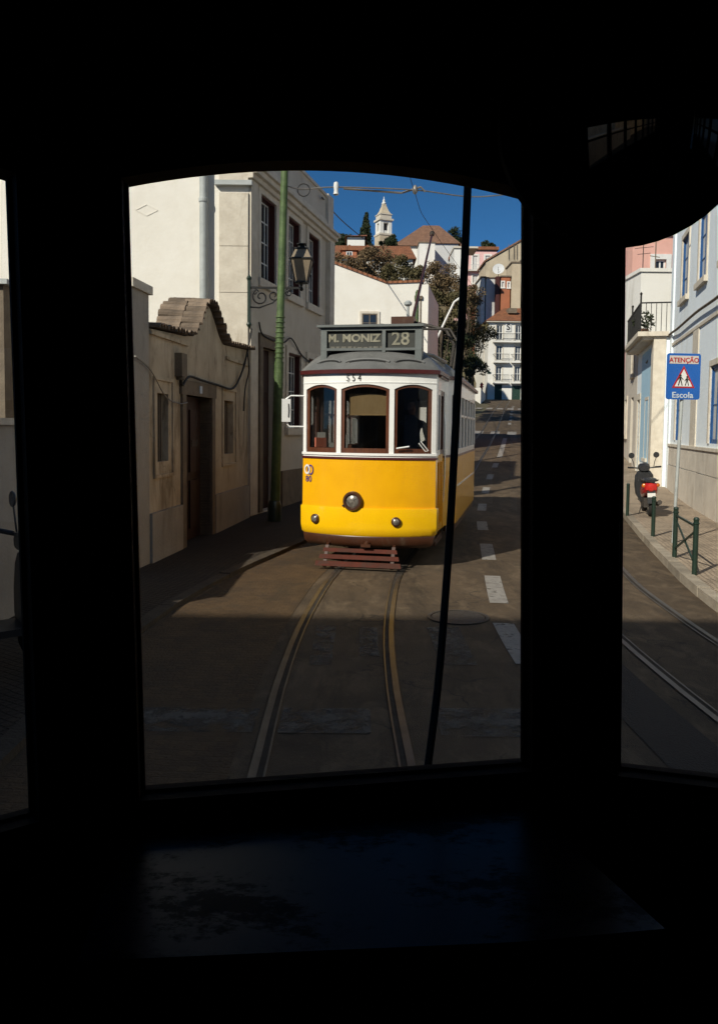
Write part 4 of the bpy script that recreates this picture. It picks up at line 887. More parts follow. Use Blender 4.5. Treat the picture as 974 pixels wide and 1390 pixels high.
part(MB().box(-0.31, -0.27, 0.08, 0.1, 1.74, 1.95), 'notice', 'papers', smooth=False)
part(MB().tube([(0.46, 0.02, 1.76), (0.64, 0.07, 1.79)], 0.012, 6), 'wiper', 'tramwhite')
part(MB().tube([(0.80, 0.13, 1.86), (0.90, 0.2, 1.73), (0.86, 0.18, 1.72), (0.77, 0.12, 1.84)], 0.008, 5), 'wiper_arm', 'tramwhite')
# trolley gear
tb = MB().box(-0.18, 0.14, 3.3, 4.1, 3.40, 3.46).box(-0.20, 0.16, 3.45, 3.95, 3.46, 3.86).box(-0.22, 0.20, 3.50, 3.9, 3.98, 4.12); 
for a, b in (((-.15, 3.4, 3.45), (-.1, 3.7, 3.99)), ((.1, 3.4, 3.45), (.06, 3.7, 3.99)), ((-.15, 4.0, 3.45), (-.1, 3.75, 3.99)), ((.1, 4.0, 3.45), (.06, 3.75, 3.99))): tb.beam(a, b, 0.04, 0.04)
tbo = part(tb, 'trolley_base', 'trambrown', smooth=False)
part(MB().tube([(0.1, 3.7, 4.05), (0.45, 3.6, 3.96), (0.8, 3.5, 3.86), (0.95, 3.5, 3.6), (0.9, 3.5, 3.2)], 0.03, 8).tube([(0.1, 3.6, 3.9), (0.5, 3.5, 3.88), (0.9, 3.2, 3.84), (1.05, 3.1, 3.6), (0.98, 3.1, 3.1)], 0.022, 6), 'spring', 'iron', tbo)
part(MB().tube([(-0.2, 3.5, 3.95), (-0.4, 3.45, 3.97), (-0.55, 3.4, 3.85), (-0.6, 3.4, 3.3)], 0.022, 6).tube([(-0.2, 3.7, 3.88), (-0.4, 3.7, 3.9), (-0.5, 3.7, 3.3)], 0.015, 6), 'roof_cable', 'wire', tbo)
RT = Matrix.Translation(TR.location) @ Matrix.Rotation(TR.rotation_euler.z, 4, 'Z')
hd_ = RT.inverted() @ at(586, 318, 21.0); ft = Vector((0.14, 3.75, 4.05))
part(MB().tube([ft, ft.lerp(hd_, 0.5), hd_], [0.034, 0.028, 0.024], 8), 'trolley_pole', 'trambrown')
part(MB().lathe([(0.03, -0.05), (0.06, -0.03), (0.06, 0.05), (0.03, 0.08)], hd_, n=10), 'trolley_head', 'iron')

# the driver, standing at the controller behind the right-hand pane
def skinned(name, joints, edges, m, par, loc=None, sub=2):
    me = bpy.data.meshes.new(name); me.from_pydata([j[0] for j in joints], edges, [])
    o = bpy.data.objects.new(name, me); COL.objects.link(o)
    if par: o.parent = par
    me.materials.append(MATS[m])
    sk = o.modifiers.new('skin', 'SKIN'); sk.use_smooth_shade = True
    ss = o.modifiers.new('sub', 'SUBSURF'); ss.levels = 1; ss.render_levels = sub
    for i, j in enumerate(joints):
        d = me.skin_vertices[0].data[i]; d.radius = (j[1], j[2] if len(j) > 2 else j[1]); d.use_root = (i == 0)
    return o
pw = RT @ Vector((0.55, 0.95, 0.72))
pr = thing('person', 'tram driver in dark jacket standing behind the windscreen, hand on the controller', 'person', pw, TR.rotation_euler.z)
J = [((0, 0, 0.92), 0.15, 0.11), ((0, 0, 1.15), 0.145, 0.105), ((0, 0, 1.36), 0.16, 0.105), ((0, 0.0, 1.47), 0.07), ((0, -0.01, 1.55), 0.055),
     ((-0.19, 0, 1.41), 0.06), ((-0.25, -0.06, 1.14), 0.046), ((-0.26, -0.30, 1.07), 0.036), ((0.19, 0, 1.41), 0.06), ((0.26, -0.02, 1.14), 0.046), ((0.18, -0.26, 1.08), 0.036),
     ((-0.09, 0, 0.84), 0.085), ((-0.10, -0.02, 0.46), 0.06), ((-0.10, 0, 0.08), 0.045), ((-0.10, -0.14, 0.04), 0.035), ((0.09, 0, 0.84), 0.085), ((0.10, -0.02, 0.46), 0.06), ((0.10, 0, 0.08), 0.045), ((0.10, -0.14, 0.04), 0.035)]
E = [(0, 1), (1, 2), (2, 3), (3, 4), (2, 5), (5, 6), (6, 7), (2, 8), (8, 9), (9, 10), (0, 11), (11, 12), (12, 13), (13, 14), (0, 15), (15, 16), (16, 17), (17, 18)]
skinned('body', J, E, 'navy', pr)
J = [((0, -0.01, 1.53), 0.05), ((0, -0.02, 1.60), 0.072, 0.085), ((0, -0.02, 1.68), 0.076, 0.092), ((0, -0.02, 1.75), 0.062, 0.08), ((0, -0.125, 1.655), 0.014)]
skinned('head', J, [(0, 1), (1, 2), (2, 3), (2, 4)], 'skin', pr)
J = [((0, 0.02, 1.70), 0.07, 0.085), ((0, 0.015, 1.77), 0.066, 0.08), ((0, 0.05, 1.62), 0.055, 0.05)]
skinned('hair', J, [(0, 1), (0, 2)], 'black', pr)
for hx, sgn in ((-0.26, 1), (0.18, -1)):
    hy, hz = (-0.30, 1.07) if sgn > 0 else (-0.26, 1.08)
    J = [((hx, hy, hz), 0.028, 0.02), ((hx, hy - 0.07, hz), 0.036, 0.016)]; E = [(0, 1)]
    for k in range(4):
        b = len(J); xx = hx + (k - 1.5) * 0.018
        J += [((xx, hy - 0.10, hz + 0.004), 0.009), ((xx, hy - (0.13, 0.14, 0.135, 0.12)[k], hz - 0.012), 0.008), ((xx, hy - 0.125, hz - 0.035), 0.0075)]; E += [(1, b), (b, b + 1), (b + 1, b + 2)]
    b = len(J); J += [((hx + sgn * 0.042, hy - 0.045, hz - 0.005), 0.010), ((hx + sgn * 0.045, hy - 0.08, hz - 0.02), 0.0085)]; E += [(0, b), (b, b + 1)]
    skinned('hand', J, E, 'skin', pr, sub=1)

# ------------------------------------------------------------------ the tram the photograph is taken from
CABROLL = 0.022
CB = thing('tram_car', 'dark wooden platform interior of the tram the view is framed by', 'tram', (0.045, 0.0, 0.0))
CB.rotation_euler = (0, -CABROLL, 0)
EZ = 2.05
L1, L0 = Vector((-0.53, 1.29)), Vector((-0.955, 0.985))
M0, M1 = Vector((-0.386, 1.359)), Vector((0.312, 1.463))
R0, R1 = Vector((0.462, 1.44)), Vector((0.96, 1.275))
AX = Vector((-0.148, 0.989)); RX = Vector((0.989, 0.148))
def cpart(mb, name, m, par=None, smooth=False): return mb.build(name, m, par or CB, smooth=smooth, world=False)
def pwall(mb, a, b, z0, z1, th=0.06, n=1, top=None, bot=None, inset=0.0):
    """upright wall strip from plan point a to b, thickness outward, optional curved bottom/top"""
    d = (b - a); nrm = Vector((-d.y, d.x)).normalized(); vs = []; fs = []
    for k in range(n + 1):
        t = k / n; p = a + d * t + nrm * inset; q = p + nrm * th
        zb = bot(t) if bot else z0; zt = top(t) if top else z1
        vs += [(p.x, p.y, zb), (p.x, p.y, zt), (q.x, q.y, zt), (q.x, q.y, zb)]
    for k in range(n):
        o = 4 * k
        for i in range(4): j = (i + 1) % 4; fs.append((o + i, o + j, o + 4 + j, o + 4 + i))
    fs += [(0, 1, 2, 3), (4 * n + 3, 4 * n + 2, 4 * n + 1, 4 * n)]
    return mb.add(vs, fs)
SILL, HEAD = EZ - 0.636, EZ + 0.416
ew = MB()
for a, b in ((L0, L1), (L1, M0), (M0, M1), (M1, R0), (R0, R1)): pwall(ew, a, b, 0.7, SILL, 0.055)
for a, b in ((L1, M0), (M1, R0)): pwall(ew, a, b, SILL, 3.3, 0.058)
lm = RX * 0.10 - AX * 0.05
pwall(ew, L0 - Vector((0.06, 0.05)), L0 + Vector((0.01, 0.0)), 0.7, 3.3, 0.08); pwall(ew, R1 - Vector((0.0, 0.0)), R1 + Vector((0.08, -0.04)), 0.7, 3.3, 0.08)
for a, b in ((L0, L1), (M0, M1), (R0, R1)):
    d = (b - a).normalized()
    pwall(ew, a - d * 0.07, a, SILL - 0.01, 3.29, 0.055); pwall(ew, b, b + d * 0.07, SILL - 0.01, 3.29, 0.055)
pwall(ew, M0, M1, 0, 3.3, 0.055, 20, bot=lambda t: HEAD + 0.040 * (1 - (2 * t - 1) ** 2))
pwall(ew, L0, L1, 0, 3.3, 0.055, 10, bot=lambda t: HEAD - 0.012 + 0.03 * (1 - (2 * t - 1) ** 2))
pwall(ew, R0, R1, 0, 3.3, 0.055, 10, bot=lambda t: HEAD + 0.04 * (1 - (2 * t - 1) ** 2))
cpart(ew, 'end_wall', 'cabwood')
for a, b, hb in ((M0, M1, 0.0), (L0, L1, -0.012), (R0, R1, 0.0)):
    f = MB(); d = (b - a).normalized(); w_ = 0.006
    pwall(f, a, a + d * w_, SILL, HEAD + hb + 0.012, 0.012, inset=0.035); pwall(f, b - d * w_, b, SILL, HEAD + hb + 0.012, 0.012, inset=0.035); pwall(f, a, b, SILL, SILL + 0.004, 0.02, inset=0.034)
    f = cpart(f, 'window_frame', 'cabwood')
    pn = MB(); pwall(pn, a, b, SILL, HEAD + 0.05, 0.004, inset=0.04); cpart(pn, 'pane', 'cabglass', f)
# inner frame bead on the pillars
for p in (L1.lerp(M0, 0.35), L1.lerp(M0, 0.75), M1.lerp(R0, 0.3), M1.lerp(R0, 0.7)):
    cpart(MB().tube([(p.x, p.y - 0.004, SILL), (p.x, p.y - 0.004, HEAD + 0.2)], 0.010, 6), 'pillar_bead', 'cabwood', smooth=True)
# side walls, floor, ceiling and the saloon behind
def loc(r, a): return RX * r + AX * a
sw = MB()
Lc, Rc = loc(-0.99, -0.3), loc(1.30, -0.3)
pwall(sw, loc(-0.82, 0.97) - Vector((0.05, 0)), Lc, 0.7, 3.1, -0.06); pwall(sw, R1 + Vector((0.06, -0.03)), Rc, 0.7, 3.1, 0.06)
for s, c in ((-1, Lc), (1, Rc)):
    r = -1.02 if s < 0 else 1.35
    y = -0.3; e = 0.06 * s
    pwall(sw, loc(r, -0.3), loc(r, -6.8), 0.7, 1.62, e); pwall(sw, loc(r, -0.3), loc(r, -6.8), 2.45, 3.1, e); pwall(sw, loc(r, -0.3), loc(r, -6.8), 2.16, 2.20, e)
    for k in range(8): pwall(sw, loc(r, -0.3 - k * 0.92), loc(r, -0.42 - k * 0.92 - (0.06 if k == 0 else 0)), 1.62, 2.45, e)
pwall(sw, loc(-1.05, -6.8), loc(1.4, -6.8), 0.7, 3.1, 0.06)
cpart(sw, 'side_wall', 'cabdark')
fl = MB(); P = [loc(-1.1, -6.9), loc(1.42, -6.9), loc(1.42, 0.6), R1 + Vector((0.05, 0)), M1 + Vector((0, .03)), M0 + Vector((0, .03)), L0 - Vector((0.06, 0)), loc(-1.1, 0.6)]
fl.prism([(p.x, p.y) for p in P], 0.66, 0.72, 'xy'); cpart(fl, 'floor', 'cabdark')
rf_ = MB(); rf_.prism([(p.x, p.y) for p in P], 3.06, 3.12, 'xy'); cpart(rf_, 'ceiling', 'cabdark')
# ledge under the end windows
Z_ = EZ - 0.678
lg_ = MB(); lp_ = [(-0.40, 1.30), (-0.378, 1.355), (0.297, 1.455), (0.345, 1.25), (0.405, 1.055), (0.20, 1.03), (-0.37, 1.0)]
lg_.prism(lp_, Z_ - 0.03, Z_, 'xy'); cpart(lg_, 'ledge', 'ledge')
# round convex mirror in the corner
MC = Vector((0.382, 1.18, EZ + 0.440)); mn = Vector((-0.30, -0.95, -0.12)).normalized()
prm = [(0.0, 0.055)] + [(0.168 * math.sin(t), 0.055 - 0.19 * (1 - math.cos(t))) for t in [R(80) * k / 14 for k in range(1, 15)]]
rr = 0.172
mir = MB().lathe([(0.176, -0.012), (0.182, 0.0), (0.176, 0.012), (0.164, 0.014)], MC, mn, 48)
prm = [(0.169, 0.006)] + [(0.169 * (1 - k / 14), 0.006 + 0.04 * (1 - (1 - k / 14) ** 2)) for k in range(1, 14)] + [(0.001, 0.046)]
bkp = MB().lathe([(0.170, -0.01), (0.14, -0.05), (0.04, -0.08)], MC, mn, 40).tube([MC - mn * 0.07, MC + Vector((0.06, 0.06, 0.10)), Vector((0.50, 1.40, EZ + 0.75))], 0.014, 8)
mro = cpart(mir, 'corner_mirror', 'cabdark', smooth=True)
cpart(MB().lathe(prm, MC, mn, 48), 'mirror_face', 'mirror', mro, True); cpart(bkp, 'mirror_mount', 'cabdark', mro, True)
# trolley rope outside
rp = [at(638, 150, 1.64), at(634, 262, 1.63), at(628, 400, 1.62), at(620, 540, 1.61), at(612, 690, 1.61), at(604, 810, 1.61), at(594, 930, 1.61), at(579, 1050, 1.60), at(566, 1150, 1.58), at(552, 1250, 1.55)]
o = cable('trolley_rope', 'thick black trolley rope hanging outside the dark window frame', rp, 0.0085, 'rubber')
o['category'] = 'rope'

# ------------------------------------------------------------------ right side of the street
# pale house with blue windows; frame runs towards the camera, u = 0 at its far corner
BO = Vector((9.57, 25.2, 0)); bd_ = -Vector((0.236, 1.0, 0)).normalized(); BX = frame(BO, bd_)
bu = lambda Y: (25.2 - Y) / -bd_.y
bh = thing('pale_house', 'long pale house front with bright blue window frames along the right pavement', 'house', (9.0, 20, 0.1))
up = [(bu(23.45), bu(22.35), 5.8, 7.5), (bu(20.75), bu(19.7), 5.8, 7.5), (bu(17.85), bu(16.8), 5.8, 7.5), (bu(15.0), bu(13.95), 5.8, 7.5), (bu(12.2), bu(11.1), 5.8, 7.5)]
lo = [(bu(23.75), bu(22.75), 1.82, 3.56), (bu(18.65), bu(17.55), 1.80, 3.56), (bu(15.0), bu(13.95), 1.8, 3.56), (bu(12.2), bu(11.1), 1.8, 3.56)]
m = MB(BX); wall_with_holes(m, 0.0, bu(-6), -0.5, 11.0, up + lo, 0.35); m.build('front_wall', 'bluewall', bh)
MB(BX).box(0.002, 0.3, 0.35, 8, 0, 10.9).box(0.3, bu(-6), 0.36, 8, 10.5, 10.7).build('end_wall', 'bluewall', bh)
MB(BX).box(-0.03, 0.42, -0.05, 0.0, 0.0, 11.0).build('corner_pilaster', 'bluewall', bh)
for q in up: window(bh, BX, *q, rec=0.035, fw=0.09, cols=2, rows=3, fm='bluepaint', pm='curtain', outer=0.035, ow=0.13, om='limestone', reveal='bluepaint')
for q in lo: window(bh, BX, *q, rec=0.035, fw=0.10, cols=2, rows=2, fm='bluepaint', pm='curtain', outer=0.035, ow=0.13, om='limestone', reveal='bluepaint', sill=False)
MB(BX).box(0.42, bu(-6), -0.04, 0.0, 4.66, 4.74).build('string_course', 'limestone', bh)
u = 0.42; k = 0; random.seed(3)
while u < bu(7):                                   # stone dado slabs, one by one, two courses
    wd = random.uniform(1.1, 1.5)
    MB(BX).box(u, u + wd - 0.012, -0.045, 0.0, -0.4, 1.05 + random.uniform(-.01, .01)).build('dado_slab', 'slab', bh)
    MB(BX).box(u, u + wd - 0.012, -0.035, 0.0, 1.075, 1.62).build('dado_slab', 'slab', bh); u += wd
MB(BX).box(0.42, bu(7), -0.07, 0.0, 1.625, 1.70).build('dado_cap', 'limestone', bh)
MB(BX).box(bu(21.15), bu(20.35), -0.03, 0.0, 1.7, 4.66).build('pilaster', 'limestone', bh)
cable('facade_cable', 'thick dark cable strung along the pale house above the road sign', [(-2.0, -0.5, 4.35), (-0.2, -0.12, 4.98), (2.0, -0.1, 5.0), (5.0, -0.1, 5.03), (8.0, -0.1, 4.98), (14, -0.1, 5.0)], 0.035, 'limestone_dark', xf=BX)
MB(BX).box(0.5, bu(-6), -0.32, 0.0, 10.6, 11.0).build('eaves', 'limestone', bh)

# low house with roof terrace, a little proud of the pale house
TO = Vector((9.12, 25.28, 0)); TXF = frame(TO + (-bd_) * 5.2, bd_); tl = 5.2
th_ = thing('terrace_house', 'white house with light blue doorway and railed terrace beyond the pale house', 'house', (9.6, 27.5, 0.4))
m = MB(TXF); dz0 = G(27) + 0.1
wall_with_holes(m, 0.0, tl, 0.0, 5.0, [(0.55, 1.35, dz0, 3.2), (3.0, 3.9, dz0 + 0.75, 3.1)], 0.3)
m.box(0.0, 0.3, 0.3, 5, 0, 5.0).box(tl - 0.3, tl - 0.002, 0.3, 5, 0, 5.0).box(0.3, tl - 0.3, 0.3, 5, 4.7, 4.98); m.build('ground_floor_wall', 'bluewall', th_)
MB(TXF).box(1.6, 4.5, -0.02, 0.0, dz0 + 0.6, 4.75).build('painted_panel', 'lightblue', th_)
MB(TXF).box(tl - 0.55, tl + 0.03, -0.06, 0.3, 0, 4.98).build('corner_pier', 'limestone', th_)
d_ = MB(TXF).box(0.55, 1.35, 0.12, 0.18, dz0, 3.2).build('door', 'greenshutter', th_)
MB(TXF).box(0.40, 0.55, -0.04, 0.1, dz0, 3.2).box(1.35, 1.5, -0.04, 0.1, dz0, 3.2).box(0.38, 1.52, -0.045, 0.1, 3.2, 3.42).build('surround', 'limestone', d_)
window(th_, TXF, 3.0, 3.9, dz0 + 0.75, 3.1, rec=0.1, cols=2, rows=2, fm='bluepaint', outer=0.03, ow=0.1, om='limestone')
MB(TXF).box(-0.1, tl + 0.15, -0.55, 0.35, 5.0, 5.14).box(0.0, tl, -0.4, 0.0, 4.9, 5.0).build('terrace_slab', 'limestone', th_)
rl = MB(TXF); rl.box(-0.05, tl + 0.1, -0.5, -0.46, 6.0, 6.04).box(-0.05, tl + 0.1, -0.5, -0.46, 5.22, 5.25)
for k in range(44): u = -0.03 + k * (tl + 0.1) / 43; rl.box(u, u + 0.018, -0.49, -0.47, 5.14, 6.0)
for k in range(14): v = -0.48 + k * 0.15; rl.box(tl + 0.07, tl + 0.088, v, v + 0.018, 5.14, 6.0)
rl.box(tl + 0.06, tl + 0.1, -0.5, 1.6, 6.0, 6.04)
rlo = rl.build('railing', 'black', th_)
for u in (-0.03, tl * 0.5, tl + 0.08): MB(TXF).box(u - 0.025, u + 0.025, -0.505, -0.455, 5.14, 6.25).lathe([(0.02, 0), (0.045, 0.05), (0.01, 0.1)], (u, -0.48, 6.25), n=8).build('railing_post', 'black', rlo, smooth=False)
q0 = at(868, 420, 28.3).x
UB = frame((q0, 28.3, 0), (1, 0)); ubt = at(880, 369, 28.3).z
m = MB(UB); m.box(0, 5, 0, 2.6, 5.1, ubt).build('upper_wall', 'whitewall', th_)
MB(UB).box(-0.06, 5, -0.06, 2.7, ubt, ubt + 0.12).build('parapet_coping', 'whitewall', th_)
MB(TXF).box(tl - 2.6, tl - 1.0, 1.5, 2.2, 5.14, 7.0).build('terrace_door', 'darkglass', th_)
pots = thing('potted_plant', 'bushy potted plant behind the terrace railing', 'plant', TXF @ Vector((3.4, -0.2, 5.14)))
MB().lathe([(0.12, 0), (0.17, 0.28), (0.18, 0.3), (0.15, 0.3)], pots.location, n=14).build('pot', 'rooftile_brown', pots)
lf = MB(); random.seed(8)
def leaf_cloud(mb, c, rad, n, size, seed, squash=1.0, core=0.35):
    rnd = random.Random(seed)
    for _ in range(n):
        while True:
            d = Vector((rnd.uniform(-1, 1), rnd.uniform(-1, 1), rnd.uniform(-1, 1)))
            if core < d.length < 1: break
        p = Vector(c) + Vector((d.x * rad, d.y * rad, d.z * rad * squash))
        a = Vector((rnd.gauss(0, 1), rnd.gauss(0, 1), rnd.gauss(0, 1))).normalized(); b = a.orthogonal().normalized()
        b = (Matrix.Rotation(rnd.uniform(0, 6.28), 3, a) @ b); c2 = a.cross(b); s = size * rnd.uniform(0.6, 1.4)
        o = len(mb.v); mb.v += [p - b * s, p + c2 * s * 0.5, p + b * s, p - c2 * s * 0.5]; mb.f.append((o, o + 1, o + 2, o + 3))
leaf_cloud(lf, pots.location + Vector((0, 0, 0.55)), 0.38, 260, 0.06, 4)
lf.build('foliage', 'leaf_dark', pots, smooth=False)

# beige house between the terrace and the pink house
zt_ = at(858, 446, 32).z; EX = frame(Vector((9.12 + 0.236 * 10.4, 35.7, 0)), bd_); el_ = 5.45
eh = thing('beige_house', 'narrow weathered beige house with teal door beyond the terrace house', 'house', (11, 33, G(33)))
dz1 = G(34) + 0.12
m = MB(EX); wall_with_holes(m, 0, el_, 0.2, zt_, [(3.2, 4.2, dz1 - .2, 3.4), (0.8, 1.7, 1.9, 3.4), (3.2, 4.1, 4.3, 5.6)], .3); m.box(0, el_, .3, 5, zt_ - .3, zt_ - .05).build('wall', 'slab', eh)
MB(EX).box(3.2, 4.2, .1, .15, dz1 - .2, 3.4).build('door', 'greenshutter', eh)
window(eh, EX, 0.8, 1.7, 1.9, 3.4, rec=.05, outer=.04, om='limestone', fm='tramwood'); window(eh, EX, 3.2, 4.1, 4.3, 5.6, rec=.05, outer=.04, om='limestone', fm='tramwood')
MB(EX).box(-.1, el_, -.25, .35, zt_, zt_ + .15).build('eaves', 'rooftile', eh)

# pink house further up
pkx = at(853, 500, 36).x
pk = thing('pink_house', 'tall pink house rising behind the railed terrace', 'house', (pkx + 3, 38, G(38)))
PX = frame((pkx, 36.0, 0), (1, 0)); pz = at(880, 312, 36).z
wx0, wx1 = at(888, 370, 36).x - pkx, at(903, 370, 36).x - pkx; wz1, wz0 = at(895, 352, 36).z, at(895, 382, 36).z
m = MB(PX); wall_with_holes(m, 0, 9, 0.5, pz, [(wx0, wx1, wz0, wz1)], 0.3); m.box(0, 0.3, 0.3, 9, 0.5, pz).build('wall', 'pink', pk)
window(pk, PX, wx0, wx1, wz0, wz1, rec=0.1, fw=0.08, cols=2, rows=2, outer=0.04, ow=0.22, om='whitepaint')
MB(PX).box(-0.2, 9, -0.25, 0.3, pz, pz + 0.18).box(-0.1, 9, -0.12, 0.3, pz - 0.25, pz - 0.15).build('cornice', 'limestone', pk)
MB(PX).add([(-0.3, -0.3, pz + .18), (9, -0.3, pz + .18), (9, 9, pz + .18), (-0.3, 9, pz + .18), (2, 3.5, pz + 2.2), (9, 3.5, pz + 2.2), (9, 5, pz + 2.2), (2, 5, pz + 2.2)], [(0, 1, 5, 4), (1, 2, 6, 5), (2, 3, 7, 6), (3, 0, 4, 7), (4, 5, 6, 7)]).build('roof', 'rooftile', pk)
SX_ = frame((pkx, 45.0, 0), (0, -1))
for a, zz in ((1.0, 3.2), (4.2, 3.2), (7.0, 3.2), (1.0, 6.2), (4.2, 6.2), (7.0, 6.2)):
    window(pk, SX_, a, a + 1.0, zz, zz + 1.9, rec=-0.02, cols=2, rows=2, fm='tramwood', outer=0.06, ow=0.15, om='limestone')
an = thing('aerial', 'thin roof aerial standing on the white terrace wall', 'aerial', Vector((q0 + 0.15, 28.6, ubt + 0.1)))
MB().tube([an.location, an.location + Vector((0, 0, 0.9))], 0.015, 6).tube([an.location + Vector((-.3, 0, .75)), an.location + Vector((.35, 0, .82))], 0.01, 5).tube([an.location + Vector((-.2, 0, .55)), an.location + Vector((.25, 0, .6))], 0.01, 5).build('mast', 'wire', an)
a2 = at(882, 360, 30); an = thing('aerial', 'tall thin pole against the pink house wall', 'aerial', Vector((a2.x, 29.5, ubt)))
MB().tube([an.location, an.location + Vector((0, 0, 2.6))], 0.02, 6).tube([an.location + Vector((-.2, 0, .8)), an.location + Vector((.15, 0, .75))], 0.015, 5).build('mast', 'limestone_dark', an)

# school warning sign
sg_y = 14.0; s0 = at(902, 542, sg_y); s1 = at(952, 480, sg_y); sw_, shh = s1.x - s0.x, s1.z - s0.z
scx, scz = (s0.x + s1.x) / 2, (s0.z + s1.z) / 2
SG = thing('road_sign', 'blue school warning sign reading ATENÇÃO on a thin grey post', 'road sign', (scx - 0.04, sg_y, 0.12))
MB().tube([(scx - 0.06, sg_y + 0.05, 0.1), (scx + 0.02, sg_y + 0.05, s1.z - 0.1)], 0.028, 10).build('post', 'zinc', SG)
SXF = Matrix.Translation((scx, sg_y, scz)) @ Matrix.Rotation(R(6), 4, 'Z')
def rrect(w, h, r, n=5):
    P = []
    for cx, cy, a0 in ((w - r, h - r, 0), (-w + r, h - r, 90), (-w + r, -h + r, 180), (w - r, -h + r, 270)):
        P += [(cx + r * math.cos(R(a0 + 90 * k / n)), cy + r * math.sin(R(a0 + 90 * k / n))) for k in range(n + 1)]
    return P
W2, H2 = sw_ / 2, shh / 2
MB(SXF).prism(rrect(W2, H2, 0.045), 0.0, 0.018, 'xz').build('plate', 'signblue', SG)
MB(SXF).box(-W2 * .86, W2 * .86, -0.004, 0.0, H2 * .55, H2 * .90).build('title_band', 'signbeige', SG)
LS = SXF.copy(); LS.translation = LS.translation - SG.location
text('ATENÇÃO', 0.112, 'signred', 'title_text', SG, LS @ Matrix.Translation((0, -0.006, H2 * .70)), bold=0.002, sx=1.0)
text('Escola', 0.14, 'signpale', 'caption_text', SG, LS @ Matrix.Translation((-0.01, -0.004, -H2 * .82)), bold=0.003, sx=1.1)
def tri(s, y): return MB(SXF).prism([(-W2 * .68 * s, -H2 * .50 + 0.03 * (1 - s)), (W2 * .68 * s, -H2 * .50 + 0.03 * (1 - s)), (0, -H2 * .5 + 0.03 * (1 - s) + H2 * .97 * s)], y, y + 0.003, 'xz')
t1 = tri(1.0, -0.004).build('warning_triangle', 'signred', SG)
MB(SXF @ Matrix.Translation((0, 0, 0.026))).prism([(-W2 * .52, -H2 * .50), (W2 * .52, -H2 * .50), (0, H2 * .25)], -0.008, -0.005, 'xz').build('triangle_field', 'signwhite', t1)
for cx, s in ((-0.06, 1.0), (0.06, 0.85)):        # two walking children
    f = MB(SXF @ Matrix.Translation((cx, 0, -0.155))); f.prism([(-.018 * s, .09 * s), (.018 * s, .09 * s), (.014 * s, .15 * s), (-.014 * s, .15 * s)], -0.012, -0.009, 'xz')
    f.beam((-.01 * s, -.0105, .09 * s), (-.035 * s, -.0105, 0), .016 * s, .003, (0, 1, 0)).beam((.01 * s, -.0105, .09 * s), (.035 * s, -.0105, 0), .016 * s, .003, (0, 1, 0)).beam((-.015 * s, -.0105, .14 * s), (-.05 * s, -.0105, .09 * s), .012 * s, .003, (0, 1, 0)).beam((.015 * s, -.0105, .14 * s), (.05 * s, -.0105, .1 * s), .012 * s, .003, (0, 1, 0))
    f.lathe([(.019 * s, -.0015), (.019 * s, .0015)], (0, -.0105, .172 * s), (0, 1, 0), 12); f.build('child_figure', 'black', t1, smooth=False)

# bollards and the crossed barrier
def bollard_mesh(h): return [(0.036, 0), (0.036, h - 0.10), (0.045, h - 0.095), (0.045, h - 0.08), (0.036, h - 0.075), (0.036, h - 0.05), (0.042, h - 0.03), (0.030, h - 0.008), (0.004, h)]
fa, fb = Vector((4.87, 12.4, 0.12)), Vector((4.56, 10.9, 0.12))
fn = thing('barrier', 'dark green pavement barrier of two posts with crossed bars', 'barrier', fa)
for p in (fa, fb): MB().lathe(bollard_mesh(0.79), p, n=14).build('post', 'darkgreen', fn)
up_ = Vector((0, 0, 1))
MB().beam(fa + up_ * .66, fb + up_ * .66, .03, .03).build('top_bar', 'darkgreen', fn)
MB().beam(fa + up_ * .60, fb + up_ * .14, .022, .022).build('cross_bar', 'darkgreen', fn); MB().beam(fa + up_ * .14, fb + up_ * .60, .022, .026).build('cross_bar', 'darkgreen', fn)
for (x, y), lab in (((5.44, 14.9), 'dark green bollard standing between the red scooter and the barrier'), ((6.12, 18.4), 'dark green bollard at the kerb beyond the red scooter')):
    o = thing('bollard', lab, 'bollard', (x, y, G(y) + 0.12), group='bollards along the right kerb'); MB().lathe(bollard_mesh(0.75), o.location, n=14).build('post', 'darkgreen', o)

